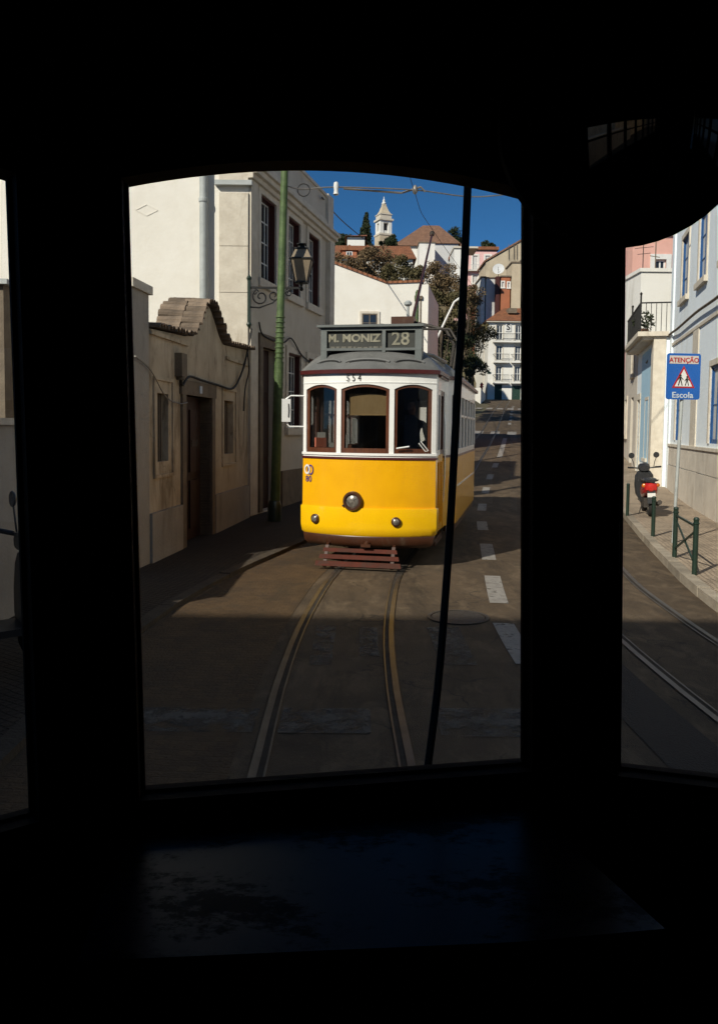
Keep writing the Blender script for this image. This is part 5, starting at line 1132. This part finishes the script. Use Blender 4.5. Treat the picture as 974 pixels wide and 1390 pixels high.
# scooters
def scooter(label, loc, rz, body, lean=0.0, grp=None):
    s = thing('scooter', label, 'scooter', loc, rz); s.rotation_euler = (0, lean, rz)
    def p(mb, n, m, par=None, sm=True): return mb.build(n, m, par or s, smooth=sm, world=False)
    for y in (-0.62, 0.62):          # rear wheel at -y (toward the viewer), front at +y
        wl = p(MB().lathe([(0.14, -0.05), (0.22, -0.055), (0.245, -0.03), (0.25, 0), (0.245, 0.03), (0.22, 0.055), (0.14, 0.05)], (0, y, 0.25), (1, 0, 0), 24), 'wheel', 'rubber')
        p(MB().lathe([(0.03, -0.06), (0.14, -0.045), (0.14, 0.045), (0.03, 0.06)], (0, y, 0.25), (1, 0, 0), 16), 'rim', 'chrome', wl)
    def hull(st, n=12):
        m = MB(); vs = []; fs = []
        for (y, z, w, h) in st:
            for k in range(n):
                t = 2 * math.pi * k / n; cx, cz = math.cos(t), math.sin(t)
                vs.append((w * math.copysign(abs(cx) ** .7, cx), y, z + h * math.copysign(abs(cz) ** .7, cz)))
        for i in range(len(st) - 1):
            for k in range(n): k2 = (k + 1) % n; fs.append((i * n + k, i * n + k2, (i + 1) * n + k2, (i + 1) * n + k))
        fs += [tuple(range(n))[::-1], tuple((len(st) - 1) * n + k for k in range(n))]; m.sm = True
        return m.add(vs, fs)
    p(hull([(-0.90, 0.70, .06, .05), (-0.84, 0.68, .14, .11), (-0.6, .63, .18, .16), (-0.3, .56, .18, .18), (-0.1, .5, .14, .16), (-0.02, .45, .1, .12)]), 'tail_body', body)
    p(hull([(-0.86, .80, .08, .03), (-0.7, .83, .15, .045), (-0.3, .82, .17, .05), (0.02, .77, .13, .05), (0.08, .74, .08, .03)]), 'seat', 'scooterdark')
    p(MB().box(-.16, .16, -0.1, .42, .30, .36), 'footboard', 'scooterdark', sm=False)
    p(hull([(.40, .62, .20, .34), (.47, .66, .23, .36), (.56, .66, .16, .32), (.62, .64, .06, .2)]), 'leg_shield', body if body != 'scooterred' else 'scooterdark')
    p(hull([(.36, 1.05, .10, .07), (.46, 1.07, .14, .10), (.56, 1.04, .09, .08)]), 'headset', 'scooterdark')
    p(MB().tube([(0, .62, .25), (0, .50, .95)], .03, 8).box(-.09, -.06, .5, .64, .22, .5).box(.06, .09, .5, .64, .22, .5), 'fork', 'iron')
    p(MB().tube([(-.36, .34, 1.08), (-.2, .44, 1.06), (0, .47, 1.04), (.2, .44, 1.06), (.36, .34, 1.08)], .016, 8).tube([(-.37, .33, 1.08), (-.25, .41, 1.07)], .022, 8).tube([(.37, .33, 1.08), (.25, .41, 1.07)], .022, 8), 'handlebar', 'scooterdark')
    for sx in (-1, 1):
        mo_ = p(MB().tube([(sx * .22, .43, 1.07), (sx * .24, .42, 1.2), (sx * .28, .42, 1.30)], .009, 6), 'mirror_stalk', 'scooterdark')
        p(MB().lathe([(.03, -.03), (.065, -.01), (.07, .0), (.065, .008)], (sx * .28, .41, 1.36), (0, -1, .0), 16), 'mirror', 'scooterdark', mo_)
    p(MB().lathe([(.10, -.02), (.10, .0), (.075, .03), (.02, .04)], (0, -.88, .68), (0, -1, .1), 16).box(-.11, .11, -.905, -.86, .62, .73), 'tail_light', 'lightred', sm=False)
    for sx in (-1, 1): p(MB().lathe([(.05, 0), (.045, .03), (.01, .05)], (sx * .14, -.80, .72), (sx * .4, -1, 0), 12), 'indicator', 'amber')
    p(MB().box(-.085, .085, -.905, -.895, .42, .55), 'number_plate', 'signwhite', sm=False)
    p(MB().add([(-.08, -.88, .6), (.08, -.88, .6), (.09, -.93, .32), (-.09, -.93, .32)], [(0, 1, 2, 3)]), 'mudguard', 'scooterdark', sm=False)
    p(MB().tube([(.15, -.2, .27), (.17, -.5, .27), (.18, -.8, .33)], [.03, .05, .055], 10), 'exhaust', 'iron')
    p(MB().box(-.13, .1, -.55, -.1, .2, .42), 'engine', 'iron', sm=False); p(MB().tube([(-.12, -.1, .25), (-.2, -.12, .02), (-.24, -.14, .0)], .012, 6), 'kickstand', 'iron')
    p(MB().tube([(-.15, -.62, .8), (-.15, -.9, .84), (0, -.97, .85), (.15, -.9, .84), (.15, -.62, .8)], .013, 6), 'grab_rail', 'scooterdark')
    return s
scooter('red scooter with black seat parked on the right pavement', (6.75, 18.9, G(18.9) + 0.12), R(-13), 'scooterred', lean=R(-3))
scooter('dark scooter with round mirrors parked against the low yard wall', (-3.10, 6.40, 0.05), R(-48), 'scooterdark', lean=R(4))

# ------------------------------------------------------------------ beyond the tram
wg = thing('gabled_house', 'white gabled house with blank sunlit wall behind the tram', 'house', (-1, 37, G(36)))
gy = 36.0
c0, c1, c2, c3 = at(440, 353, gy), at(525, 385, gy), at(572, 383, gy), at(572, 560, gy)
WX = frame((0, gy, 0), (1, 0))
wq0, wq1 = at(491, 440, gy), at(512, 426, gy)
xl = -5.0
m = MB(); zt = 1.0 * (wq0.z)
m.prism([(xl, 0.4), (c2.x, 0.4), (c2.x, c2.z), (c1.x, c1.z), (c0.x, c0.z), (xl, c0.z + (c0.x - xl) * .38)], gy, gy + 0.4, 'xz'); m.build('end_wall', 'plaster', wg)
window(wg, WX, wq0.x, wq1.x, wq0.z - .35, wq1.z, rec=-0.03, fw=.05, cols=2, rows=2, fm='limestone_dark', outer=0.05, ow=.1, om='limestone')
m = MB(); m.prism([(xl, c0.z + (c0.x - xl) * .38), (c0.x, c0.z), (c1.x, c1.z), (c2.x + .1, c2.z), (c2.x + .1, c2.z + .1), (c1.x, c1.z + .1), (c0.x, c0.z + .12), (xl, c0.z + (c0.x - xl) * .38 + .12)], gy - 0.06, gy + 6, 'xz'); m.build('roof', 'rooftile', wg)
wsx = frame((c2.x, gy + 9 , 0), (-0.0, -1)); 
wsd = Vector((0.19, 1.0)); wsx = frame((c2.x + 0.17 * 6, gy + 6, 0), (-0.17, -1))
m = MB(wsx); hl_ = 6.08; wall_with_holes(m, 0, hl_, 0.4, c2.z - .1, [(1.2, 2.1, 3.2, 4.9), (4.0, 4.9, 3.2, 4.9)], .3); m.build('side_wall', 'plaster', wg)
MB(wsx).box(-0.1, hl_ + 0.1, -0.3, 0.05, c2.z - 0.75, c2.z - 0.6).box(hl_ - .5, hl_ + .03, -0.06, 0, .4, c2.z - .75).build('cornice', 'limestone_dark', wg)
for a in (1.2, 4.0): window(wg, wsx, a, a + .9, 3.2, 4.9, rec=.12, cols=2, rows=3, outer=.03, om='limestone')
bt = at(553, 440, 33); vp = thing('street_post', 'slim grey post with round cap before the white gabled house', 'post', (bt.x, 33, G(33) + .1))
tpz = at(553, 411, 33).z
MB().tube([(bt.x, 33, G(33)), (bt.x, 33, tpz)], .055, 8).lathe([(.06, -.15), (.16, -.08), (.17, 0), (.08, .08)], (bt.x, 33, tpz), n=10).build('shaft', 'zinc', vp)
la = thing('street_lamp', 'pale curved street lamp post leaning before the dark trees', 'street lamp', at(590, 560, 46))
MB().tube([at(588, 560, 46), at(590, 465, 46), at(604, 435, 46), at(616, 410, 46), at(624, 404, 46)], .06, 8).lathe([(.06, 0), (.16, .05), (.14, .2), (.03, .25)], at(623, 406, 46), (1, -.3, -.5), 10).build('post', 'whitepaint', la)

# trees on the slope
def tree(name, label, base, top, crown, n, size, m, seed, grp=None, squash=0.8, cl=26):
    rnd = random.Random(seed); t = thing(name, label, 'tree', base, group=grp)
    base = Vector(base); c = Vector(top)
    tk = MB().tube([base - Vector((0, 0, .3)), base.lerp(c, .35) + Vector((rnd.uniform(-.2, .2), 0, 0)), base.lerp(c, .75), c], [crown * .09, crown * .065, crown * .05, crown * .02], 8)
    f = MB()
    for k in range(cl):
        d = Vector((rnd.gauss(0, 1), rnd.gauss(0, 1), rnd.gauss(0, 1))).normalized() * (rnd.uniform(.25, 1) ** .6)
        p = c + Vector((d.x * crown, d.y * crown, d.z * crown * squash))
        if k < 9: tk.tube([base.lerp(c, rnd.uniform(.45, .85)), base.lerp(p, .75) + Vector((0, 0, .2)), p], [crown * .035, crown * .02, crown * .008], 5)
        leaf_cloud(f, p, crown * rnd.uniform(.22, .40), n // cl, size, seed * 100 + k, squash=.8, core=.1)
    tk.build('trunk', 'bark', t); f.build('crown', m, t, smooth=False)
    return t
specs = [  # px, py, Y, crown radius px, material, label
    (470, 366, 60, 34, 'leaf_brown', 'brownish autumn tree above the left end of the white gabled house'),
    (508, 358, 62, 34, 'leaf_brown', 'brownish tree under the red dormer roof'),
    (546, 372, 58, 32, 'leaf_olive', 'olive tree above the right end of the white gabled house'),
    (588, 380, 64, 34, 'leaf_brown', 'brownish tree under the brown hipped roof'),
    (600, 420, 56, 36, 'leaf_olive', 'broad olive tree behind the trolley pole'),
    (628, 408, 62, 28, 'leaf_brown', 'brown green tree below the pink house'),
    (640, 450, 66, 32, 'leaf_olive', 'dark olive tree beside the white corner house'),
    (612, 468, 58, 34, 'leaf_dark', 'dark tree low behind the tram roof'),
    (632, 500, 62, 26, 'leaf_dark', 'dark shrubby tree at the roadside beyond the tram')]
for i, (px, py, Y, rp_, mt, lab) in enumerate(specs):
    c = at(px, py, Y); cr = rp_ * Y / FPX * 0.95
    tree('slope_tree', lab, (c.x, Y, min(hill(c.x, Y), c.z - cr * 1.2) - .1), c, cr, 5200, 0.085, mt, 40 + i, 'trees on the slope')
def far_tree(name, lab, px0, px1, py0, py1, Y, mt, seed, cypress=False):
    c = at((px0 + px1) / 2, (py0 + py1) / 2, Y); rx = (px1 - px0) / 2 * Y / FPX; rz = (py1 - py0) / 2 * Y / FPX
    t = thing(name, lab, 'tree', (c.x, Y, c.z - rz - 3.0)); f = MB(); rnd = random.Random(seed)
    if cypress:
        for k in range(34):
            s = k / 33; rr_ = rx * (0.35 + 0.65 * math.sin(math.pi * min(1, (1 - s) * .75 + .1))) * (1 - s * .75)
            for j in range(3): leaf_cloud(f, (c.x + rnd.uniform(-.45, .45) * rr_, Y + rnd.uniform(-.4, .4) * rr_, c.z - rz + 2 * rz * s), max(.25, rr_ * .62), 60, .22, seed * 50 + k * 3 + j, core=.1)
    else:
        for k in range(26):
            d = Vector((rnd.gauss(0, 1), rnd.gauss(0, 1), rnd.gauss(0, 1))).normalized() * rnd.uniform(.2, .95)
            leaf_cloud(f, (c.x + d.x * rx, Y + d.y * rx, c.z + d.z * rz), min(rx, rz) * rnd.uniform(.3, .5), 130, .2, seed * 50 + k, core=.1)
    MB().tube([(c.x, Y, c.z - rz - 3.2), (c.x, Y, c.z)], [.3, .12], 7).build('trunk', 'bark', t); f.build('crown', mt, t, smooth=False)
far_tree('cypress_tree', 'tall dark cypress beside the church tower', 482, 511, 291, 345, 160, 'leaf_dark', 71, True)
far_tree('hill_tree', 'dark round tree left of the cypress on the hilltop', 446, 478, 314, 345, 150, 'leaf_dark', 72)
far_tree('hill_tree', 'dark low tree between the cypress and the red gable', 470, 492, 318, 345, 152, 'leaf_dark', 76)
far_tree('hill_tree', 'dark low tree at the foot of the church tower', 515, 542, 318, 338, 165, 'leaf_dark', 73)
far_tree('hill_tree', 'dark tree rising behind the brown hipped roof', 604, 630, 310, 338, 205, 'leaf_dark', 74)
far_tree('hill_tree', 'dark flat tree behind the pale pink house roof', 648, 674, 328, 345, 160, 'leaf_dark', 75)

# church tower
cy = 175.0; q = cy / FPX
c = at(520, 335, cy); tw = 9.0 * q
ct = thing('church_tower', 'pale stone church tower with belfry arches and pointed cap on the hilltop', 'tower', (c.x, cy, c.z - 6))
zz = lambda py: at(520, py, cy).z
CX_ = Matrix.Translation((c.x, cy, 0)) @ Matrix.Rotation(R(22), 4, 'Z')
m = MB(CX_); m.box(-tw, tw, -tw, tw, zz(335) - 8, zz(321)); m.build('base', 'oldwall', ct)
MB(CX_).box(-tw * 1.08, tw * 1.08, -tw * 1.08, tw * 1.08, zz(321), zz(318.5)).build('string_course', 'limestone', ct)
s = tw * .92
m = MB(CX_)
for sx in (-1, 1):
    for sy in (-1, 1): m.box(min(sx * s, sx * s * .42), max(sx * s, sx * s * .42), min(sy * s, sy * s * .42), max(sy * s, sy * s * .42), zz(318.5), zz(302))
m.box(-s * .98, s * .98, -s * .98, s * .98, zz(304), zz(301)).box(-s * .9, s * .9, -s * .9, s * .9, zz(318.5), zz(314.5)); m.build('belfry', 'whitewall', ct)
MB(CX_).box(-s * .3, s * .3, -s * .3, s * .3, zz(315), zz(304)).build('bell', 'black', ct)
MB(CX_).box(-tw * 1.12, tw * 1.12, -tw * 1.12, tw * 1.12, zz(301), zz(298.5)).box(-tw * .88, tw * .88, -tw * .88, tw * .88, zz(298.5), zz(293)).box(-tw * .97, tw * .97, -tw * .97, tw * .97, zz(293), zz(291.8)).build('cornice', 'limestone', ct)
m = MB(CX_)
for a, b, r0, r1 in ((291.8, 287, .85, .55), (287, 281, .55, .34), (281, 277.5, .30, .26)): frust(m, (0, 0), zz(a), zz(b), tw * r0, tw * r1)
m.build('cap', 'oldwall', ct)
MB(CX_).lathe([(tw * .3, zz(277.5)), (tw * .36, zz(276)), (tw * .16, zz(274)), (tw * .22, zz(272.5)), (tw * .06, zz(270.5)), (tw * .05, zz(267))], (0, 0, 0), n=12).build('finial', 'whitewall', ct)

def hip_roof(mb, x0, x1, y0, y1, z0, z1, rx0, rx1, ry):
    mb.add([(x0, y0, z0), (x1, y0, z0), (x1, y1, z0), (x0, y1, z0), (rx0, ry, z1), (rx1, ry, z1)], [(0, 1, 5, 4), (1, 2, 5), (2, 3, 4, 5), (3, 0, 4), (3, 2, 1, 0)])
def far_house(name, label, px0, px1, py_eave, py_base, Y, wallm, depth=9, wins=(), roof=None, roofm='rooftile', wfm='whitepaint', base_drop=4, pane='darkglass', ow=0.16):
    a, b = at(px0, py_base, Y), at(px1, py_eave, Y)
    h = thing(name, label, 'house', ((a.x + b.x) / 2, Y + depth / 2, a.z - base_drop))
    X = frame((a.x, Y, 0), (1, 0)); W = b.x - a.x
    hol = []
    for (wa, wb, wt, wbm) in wins:
        p, r = at(wa, wbm, Y), at(wb, wt, Y); hol.append((p.x - a.x, r.x - a.x, p.z, r.z))
    m = MB(X); wall_with_holes(m, 0, W, a.z - base_drop, b.z, hol, .3); m.box(0, .3, .3, depth, a.z - base_drop, b.z).box(W - .3, W, .3, depth, a.z - base_drop, b.z).box(.3, W - .3, depth - .3, depth, a.z - base_drop, b.z); m.build('wall', wallm, h)
    for q in hol: window(h, X, *q, rec=.12, fw=.09, cols=2, rows=2, fm=wfm, pm=pane, outer=.05, ow=ow, om='whitewall', barw=.05)
    if roof:
        pk_, l, r = roof; m = MB(); o = .4
        hip_roof(m, a.x - o, b.x + o, Y - o, Y + depth + o, b.z, at(px0, pk_, Y + depth / 2).z, at(l, 400, Y + depth / 2).x, at(r, 400, Y + depth / 2).x, Y + depth / 2); m.build('roof', roofm, h)
    else: MB(X).box(-.15, W + .15, -.15, depth + .15, b.z, b.z + .2).build('coping', 'limestone_dark', h)
    return h, X, W, a, b
far_house('hip_roofed_house', 'large white house under a brown hipped roof on the hill', 571, 622, 331, 380, 165, 'greywall', 22, (), (306, 583, 594), 'rooftile_brown', base_drop=8)
h_, X_, W_, a_, b_ = far_house('hip_roofed_house', 'white block wing catching the sun below the brown hipped roof', 568, 590, 330, 376, 160, 'whitewall', 5, (), None, base_drop=8)
hx = thing('roofed_hall', 'low long hall with brown hipped roof left of the white wing', 'house', at(560, 350, 175) - Vector((0, 0, 6)))
p0, p1 = at(533, 336, 168), at(630, 336, 168); m = MB(); hip_roof(m, p0.x, p1.x, 168, 196, at(540, 333, 168).z, at(580, 306, 182).z, at(574, 300, 182).x, at(592, 300, 182).x, 182); m.build('roof', 'rooftile_brown', hx)
MB().box(p0.x + .6, p1.x - .6, 168.6, 195, at(540, 372, 168).z - 4, at(540, 333, 168).z).build('wall', 'whitewall', hx)
dh, X_, W_, a_, b_ = far_house('dormer_house', 'long red tiled roof with small dormer above the autumn trees', 449, 560, 352, 380, 92, 'whitewall', 9, ((500, 506, 356, 366),), (333, 455, 555), 'rooftile', base_drop=6)
for pxa, pxb in ((464, 484), (492, 505)):
    p0, p1 = at(pxa, 352, 93), at(pxb, 341, 93); m = MB()
    m.box(p0.x, p1.x, 92.6, 96, p0.z, p1.z).build('dormer', 'orangewall', dh)
    xm = (p0.x + p1.x) / 2; MB().add([(p0.x - .2, 92.4, p1.z), (p1.x + .2, 92.4, p1.z), (xm, 92.4, p1.z + .6), (p0.x - .2, 96.5, p1.z), (p1.x + .2, 96.5, p1.z), (xm, 96.5, p1.z + .6)], [(0, 1, 2), (3, 5, 4), (0, 2, 5, 3), (1, 4, 5, 2), (0, 3, 4, 1)]).build('dormer_roof', 'rooftile', dh)
    window(dh, frame((xm - .45, 92.6, 0), (1, 0)), 0.1, .8, p0.z + .15, p1.z - .1, rec=-.03, fw=.1, cols=2, rows=1)
rg = thing('red_gable', 'small sunlit red tiled roof left of the cypress', 'house', at(478, 330, 140) - Vector((0, 0, 3)))
p0, p1, p2 = at(468, 322, 140), at(490, 316, 140), at(489, 311, 140)
MB().add([(p0.x, 139, p0.z), (p1.x + 1, 139, p0.z), (p1.x + 1, 144, at(489, 311, 140).z), (p0.x + 1.4, 144, at(489, 313, 140).z), (p0.x, 149, p0.z), (p1.x + 1, 149, p0.z)], [(0, 1, 2, 3), (3, 2, 5, 4), (0, 3, 4), (1, 5, 2)]).build('roof', 'rooftile', rg)
MB().box(p0.x + .4, p1.x + .6, 139.6, 148, p0.z - 1.5, p0.z - .01).build('wall', 'whitewall', rg)
h_, X_, W_, a_, b_ = far_house('pink_villa', 'pale pink villa with tall white framed windows high on the slope', 617, 674, 341, 398, 152, 'pinkpale', 10, ((625, 630, 350, 366), (641, 648, 347, 366), (658, 665, 347, 366), (641, 648, 374, 384)), None, 'rooftile', base_drop=6, pane='curtain', ow=.3)
MB(X_).box(-.3, W_ + .3, -.4, 10, b_.z + .2, b_.z + .75).build('roof_edge', 'rooftile', h_)
zb = at(640, 367.5, 152).z
rl = MB(X_).box(.2, W_ - .2, -.9, 0, zb - .15, zb); rl = rl.build('balcony', 'whitewall', h_)
r_ = MB(X_).box(.2, W_ - .2, -.88, -.84, zb + .95, zb + 1.0)
for k in range(40): u = .2 + k * (W_ - .45) / 39; r_.box(u, u + .04, -.87, -.84, zb, zb + .95)
r_.build('railing', 'greywall', rl)
sw2 = thing('white_cottage', 'narrow white house wall left of the pale pink villa', 'house', at(614, 352, 120) - Vector((0, 0, 5)))
MB().box(at(616, 350, 121).x, at(625, 350, 121).x, 121, 127, at(616, 395, 121).z, at(616, 337, 121).z).build('wall', 'whitewall', sw2); MB().box(at(615, 350, 121).x, at(648, 350, 121).x, 120.8, 125.8, at(616, 337, 121).z, at(616, 334.5, 121).z).build('coping', 'limestone', sw2)

# big old gable with the white dish, orange house and grey blocks behind the corner house
oy = 140.0
og = thing('old_gable', 'big weathered beige gable wall rising at the right edge of the main window', 'house', (at(700, 420, oy).x, oy + 4, at(700, 480, oy).z))
g0, g1, g2 = at(659, 356, oy), at(726, 316, oy), at(750, 316, oy); gb = at(659, 470, oy)
MB().prism([(g0.x, gb.z), (g2.x, gb.z), (g2.x, g1.z), (g1.x, g1.z), (g0.x, g0.z)], oy, oy + 8, 'xz').build('wall', 'oldwall', og)
MB().prism([(g0.x - .3, g0.z), (g1.x, g1.z), (g1.x, g1.z + .3), (g0.x - .3, g0.z + .3)], oy - .2, oy + 8.2, 'xz').build('roof_edge', 'rooftile_brown', og)
for px in (690, 697, 701):
    a = at(px, 352, oy - .2); b = at(px, 331, oy - .2); MB().tube([a, b], .05, 5).build('pipe', 'limestone_dark', og)
ds_ = thing('satellite_dish', 'large pale oval dish against the beige gable', 'dish', at(676, 372, 137))
dc = at(676, 365, 137); da = Vector((-.25, -1, .35)).normalized()
MB().lathe([(.02, -.25), (.55, -.18), (.95, 0), (.97, 0.01), (.55, -.13), (.02, -.2)], dc, da, 24).build('reflector', 'greywall', ds_)
MB().tube([dc - da * .2, dc - Vector((0, 0, 1.2))], .06, 6).tube([dc - Vector((0, 0, .9)), dc + da * .7], .03, 5).build('mount', 'iron', ds_)
far_house('orange_house', 'narrow orange red house with two small windows under the beige gable', 678, 692, 376, 470, 127.2, 'orangewall', 6, ((680.5, 683.5, 382.5, 390), (688.5, 691.2, 383.5, 390.5)), None, base_drop=6)
tw_ = at(692, 372, 131)
MB().box(at(673, 376, 127.3).x, at(678, 376, 127.3).x, 127.3, 133, at(673, 470, 127.3).z, at(673, 375, 127.3).z).build('side_wing', 'darkred', bpy.data.objects['orange_house'])
far_house('stone_block', 'tall weathered stone chimney block beside the orange house', 692, 707, 357, 470, 127, 'oldwall', 5, (), None, base_drop=6)
far_house('plum_house', 'dark plum coloured wall strip right of the stone block', 707, 735, 352, 470, 129, 'darkred', 5, (), None, base_drop=6)
far_house('grey_block', 'pale grey rendered house wall above the corner house roof', 658, 673, 378, 470, 128.5, 'greywall', 6, (), None, base_drop=6)
far_house('grey_block', 'stained old wall strip left of the pale grey house', 651, 658, 377, 470, 129, 'whitewall', 6, (), None, base_drop=6)
far_house('orange_cottage', 'small orange cottage peeping out from the dark trees', 643, 653, 388, 470, 140, 'orangewall', 5, (), (384, 647, 650), base_drop=6)

# white corner house with balconies and the S plate
SY0 = 115.0
za = lambda py: at(690, py, SY0).z
k0 = at(660.5, 541, SY0); ex = at(664, 437, SY0)
ch = thing('corner_house', 'white four storey corner house with balconies and an S plate', 'house', (k0.x + 5, SY0 + 5, za(543)))
SXX = frame((k0.x, SY0, 0), (1, 0)); W_ = 13.0
ux = lambda px: at(px, 490, SY0).x - k0.x
cols = ((672.5, 681), (698, 706)); rows = ((441, 462), (469, 489.5), (497, 517.5)); hol = []
for a, b in cols:
    for t, bm_ in rows: hol.append((ux(a), ux(b), za(bm_), za(t)))
drs = [(ux(671.5), ux(681.5), za(541) - .6, za(522)), (ux(695), ux(707), za(543) - .6, za(523))]
m = MB(SXX); wall_with_holes(m, 0, W_, za(548), za(436), hol + drs, .3); m.build('front_wall', 'whitewall', ch)
for i, q in enumerate(hol): window(ch, SXX, *q, rec=.12, fw=.13, cols=2, rows=2, outer=.04, ow=.14, om='limestone', name='balcony_door', barw=.06, sill=False)
for q in drs: MB(SXX).box(*q[:2], .15, .2, *q[2:]).build('street_door', 'greenshutter', ch)
for i, (t, bm_) in enumerate(rows):
    spans = [(ux(667.5), ux(722))] if i == 0 else [(ux(668.5), ux(689.5)), (ux(693), ux(716))]
    for a, b in spans:
        zb = za(bm_ + 1.2); o = MB(SXX).box(a, b, -.75, 0, zb - .22, zb).build('balcony', 'whitewall', ch)
        r_ = MB(SXX).box(a, b, -.72, -.68, zb + .95, zb + 1.0).box(a, a + .04, -.72, 0, zb + .95, zb + 1.0)
        n_ = int((b - a) / .16)
        for k in range(n_ + 1): u = a + k * (b - a - .03) / n_; r_.box(u, u + .03, -.71, -.69, zb, zb + .95)
        r_.build('railing', 'black', o)
sd = Vector((at(645.5, 541, 127).x, 127.0)) ; sxf = frame((sd.x, sd.y, 0), (k0.x - sd.x, SY0 - sd.y)); sl_n = (Vector((k0.x, SY0)) - sd).length
sh_ = [(2.5, 3.2, za(462), za(446)), (7.5, 8.3, za(462), za(446)), (2.5, 3.2, za(490), za(474)), (7.5, 8.3, za(490), za(474)), (7.5, 8.3, za(518), za(502))]
m = MB(sxf); wall_with_holes(m, 0, sl_n, za(552), za(436), sh_, .3); m.build('side_wall', 'whitewall', ch)
for q in sh_: window(ch, sxf, *q, rec=.1, fw=.1, cols=2, rows=2, fm='limestone_dark', outer=.04, om='limestone')
e0 = za(436); m = MB(); o = .5; ap = at(684, 417.5, SY0 + 5)
m.add([(k0.x - o, SY0 - o, e0), (k0.x + W_ + o, SY0 - o, e0), (k0.x + W_ + o, SY0 + 12, e0), (sd.x - o, 127.4, e0), (ap.x, SY0 + 5.5, ap.z), (k0.x + W_, SY0 + 5.5, ap.z)], [(0, 1, 5, 4), (1, 2, 5), (2, 3, 4, 5), (3, 0, 4), (0, 3, 2, 1)]); m.build('roof', 'rooftile', ch)
MB(SXX).box(-.35, W_, -.42, 0, e0 - .18, e0 - .005).build('eaves', 'limestone', ch)
MB().box(ap.x + .1, ap.x + 1.3, SY0 + 2, SY0 + 4, ap.z - 1.2, ap.z - .5).build('skylight', 'limestone_dark', ch)
pl_ = MB(SXX).box(ux(684.5), ux(692), -.12, -.06, za(450), za(439)).build('sign_plate', 'signwhite', ch)
LS = SXX.copy(); LS.translation -= ch.location
text('S', 1.15, 'black', 'sign_letter', pl_, LS @ Matrix.Translation(((ux(684.5) + ux(692)) / 2, -.13, za(444.5))), bold=.03)
MB(SXX).box(ux(661.5), ux(666), -.08, -.02, za(507.5), za(505)).build('street_plate', 'greenshutter', ch)
hy = thing('fire_hydrant', 'small red hydrant post before the white corner house', 'hydrant', (at(653, 531, 108).x, 108, at(653, 532, 108).z))
z0_ = hy.location.z; MB().lathe([(.22, 0), (.22, .1), (.15, .12), (.15, .85), (.2, .9), (.2, 1.0), (.1, 1.2), (.02, 1.26)], hy.location, n=14).lathe([(.08, -.25), (.08, .25)], hy.location + Vector((0, 0, .7)), (1, 0, 0), 10).build('standpipe', 'hydrant', hy)
rw = thing('garden_wall', 'low pale wall edging the road below the white corner house', 'wall', (14.5, 100, G(100)))
MB().prism([(at(640, 540, 96).x - 4, 96), (at(652, 540, 96).x, 96), (at(659, 540, 113).x, 113.5), (at(640, 540, 113).x - 4, 113.5)], G(96) - .5, G(104) + 1.3, 'xy').build('wall_body', 'plaster', rw)

# ------------------------------------------------------------------ unseen blocks added behind the camera to shade the street and cut bounce
nh = thing('near_shade_block', 'unseen tan block added behind the near tram to shade the near street', 'house', (-8, -20, 0))  # added blocker, height and setback chosen for its shadow edge on the road
MB().box(-24, -4.3, -34, -10.3, 0, 16).build('wall', 'plaster_tan', nh)
MB().box(-24.3, -4.1, -34.3, -10.1, 16, 16.2).build('eaves', 'limestone', nh)

nr = thing('rear_shade_block', 'unseen cream block added on the right behind the near tram to cut ambient light', 'house', (14, -16, 0))  # added out of view to hold ambient light off the near road
MB().box(6.4, 20, -34, -6.3, 0, 10.5).build('wall', 'plaster_facade', nr); MB().box(6.1, 20, -34, -6.2, 10.5, 10.7).build('eaves', 'limestone', nr)
ne = thing('end_shade_block', 'unseen grey block added across the street behind the near tram to cut ambient light', 'house', (3, -40, 0))  # added out of view, closes off light from behind
MB().box(-20, 26, -48, -36, 0, 12).build('wall', 'plaster_grey', ne); MB().box(-20.3, 26.3, -48, -35.7, 12, 12.2).build('eaves', 'limestone', ne)
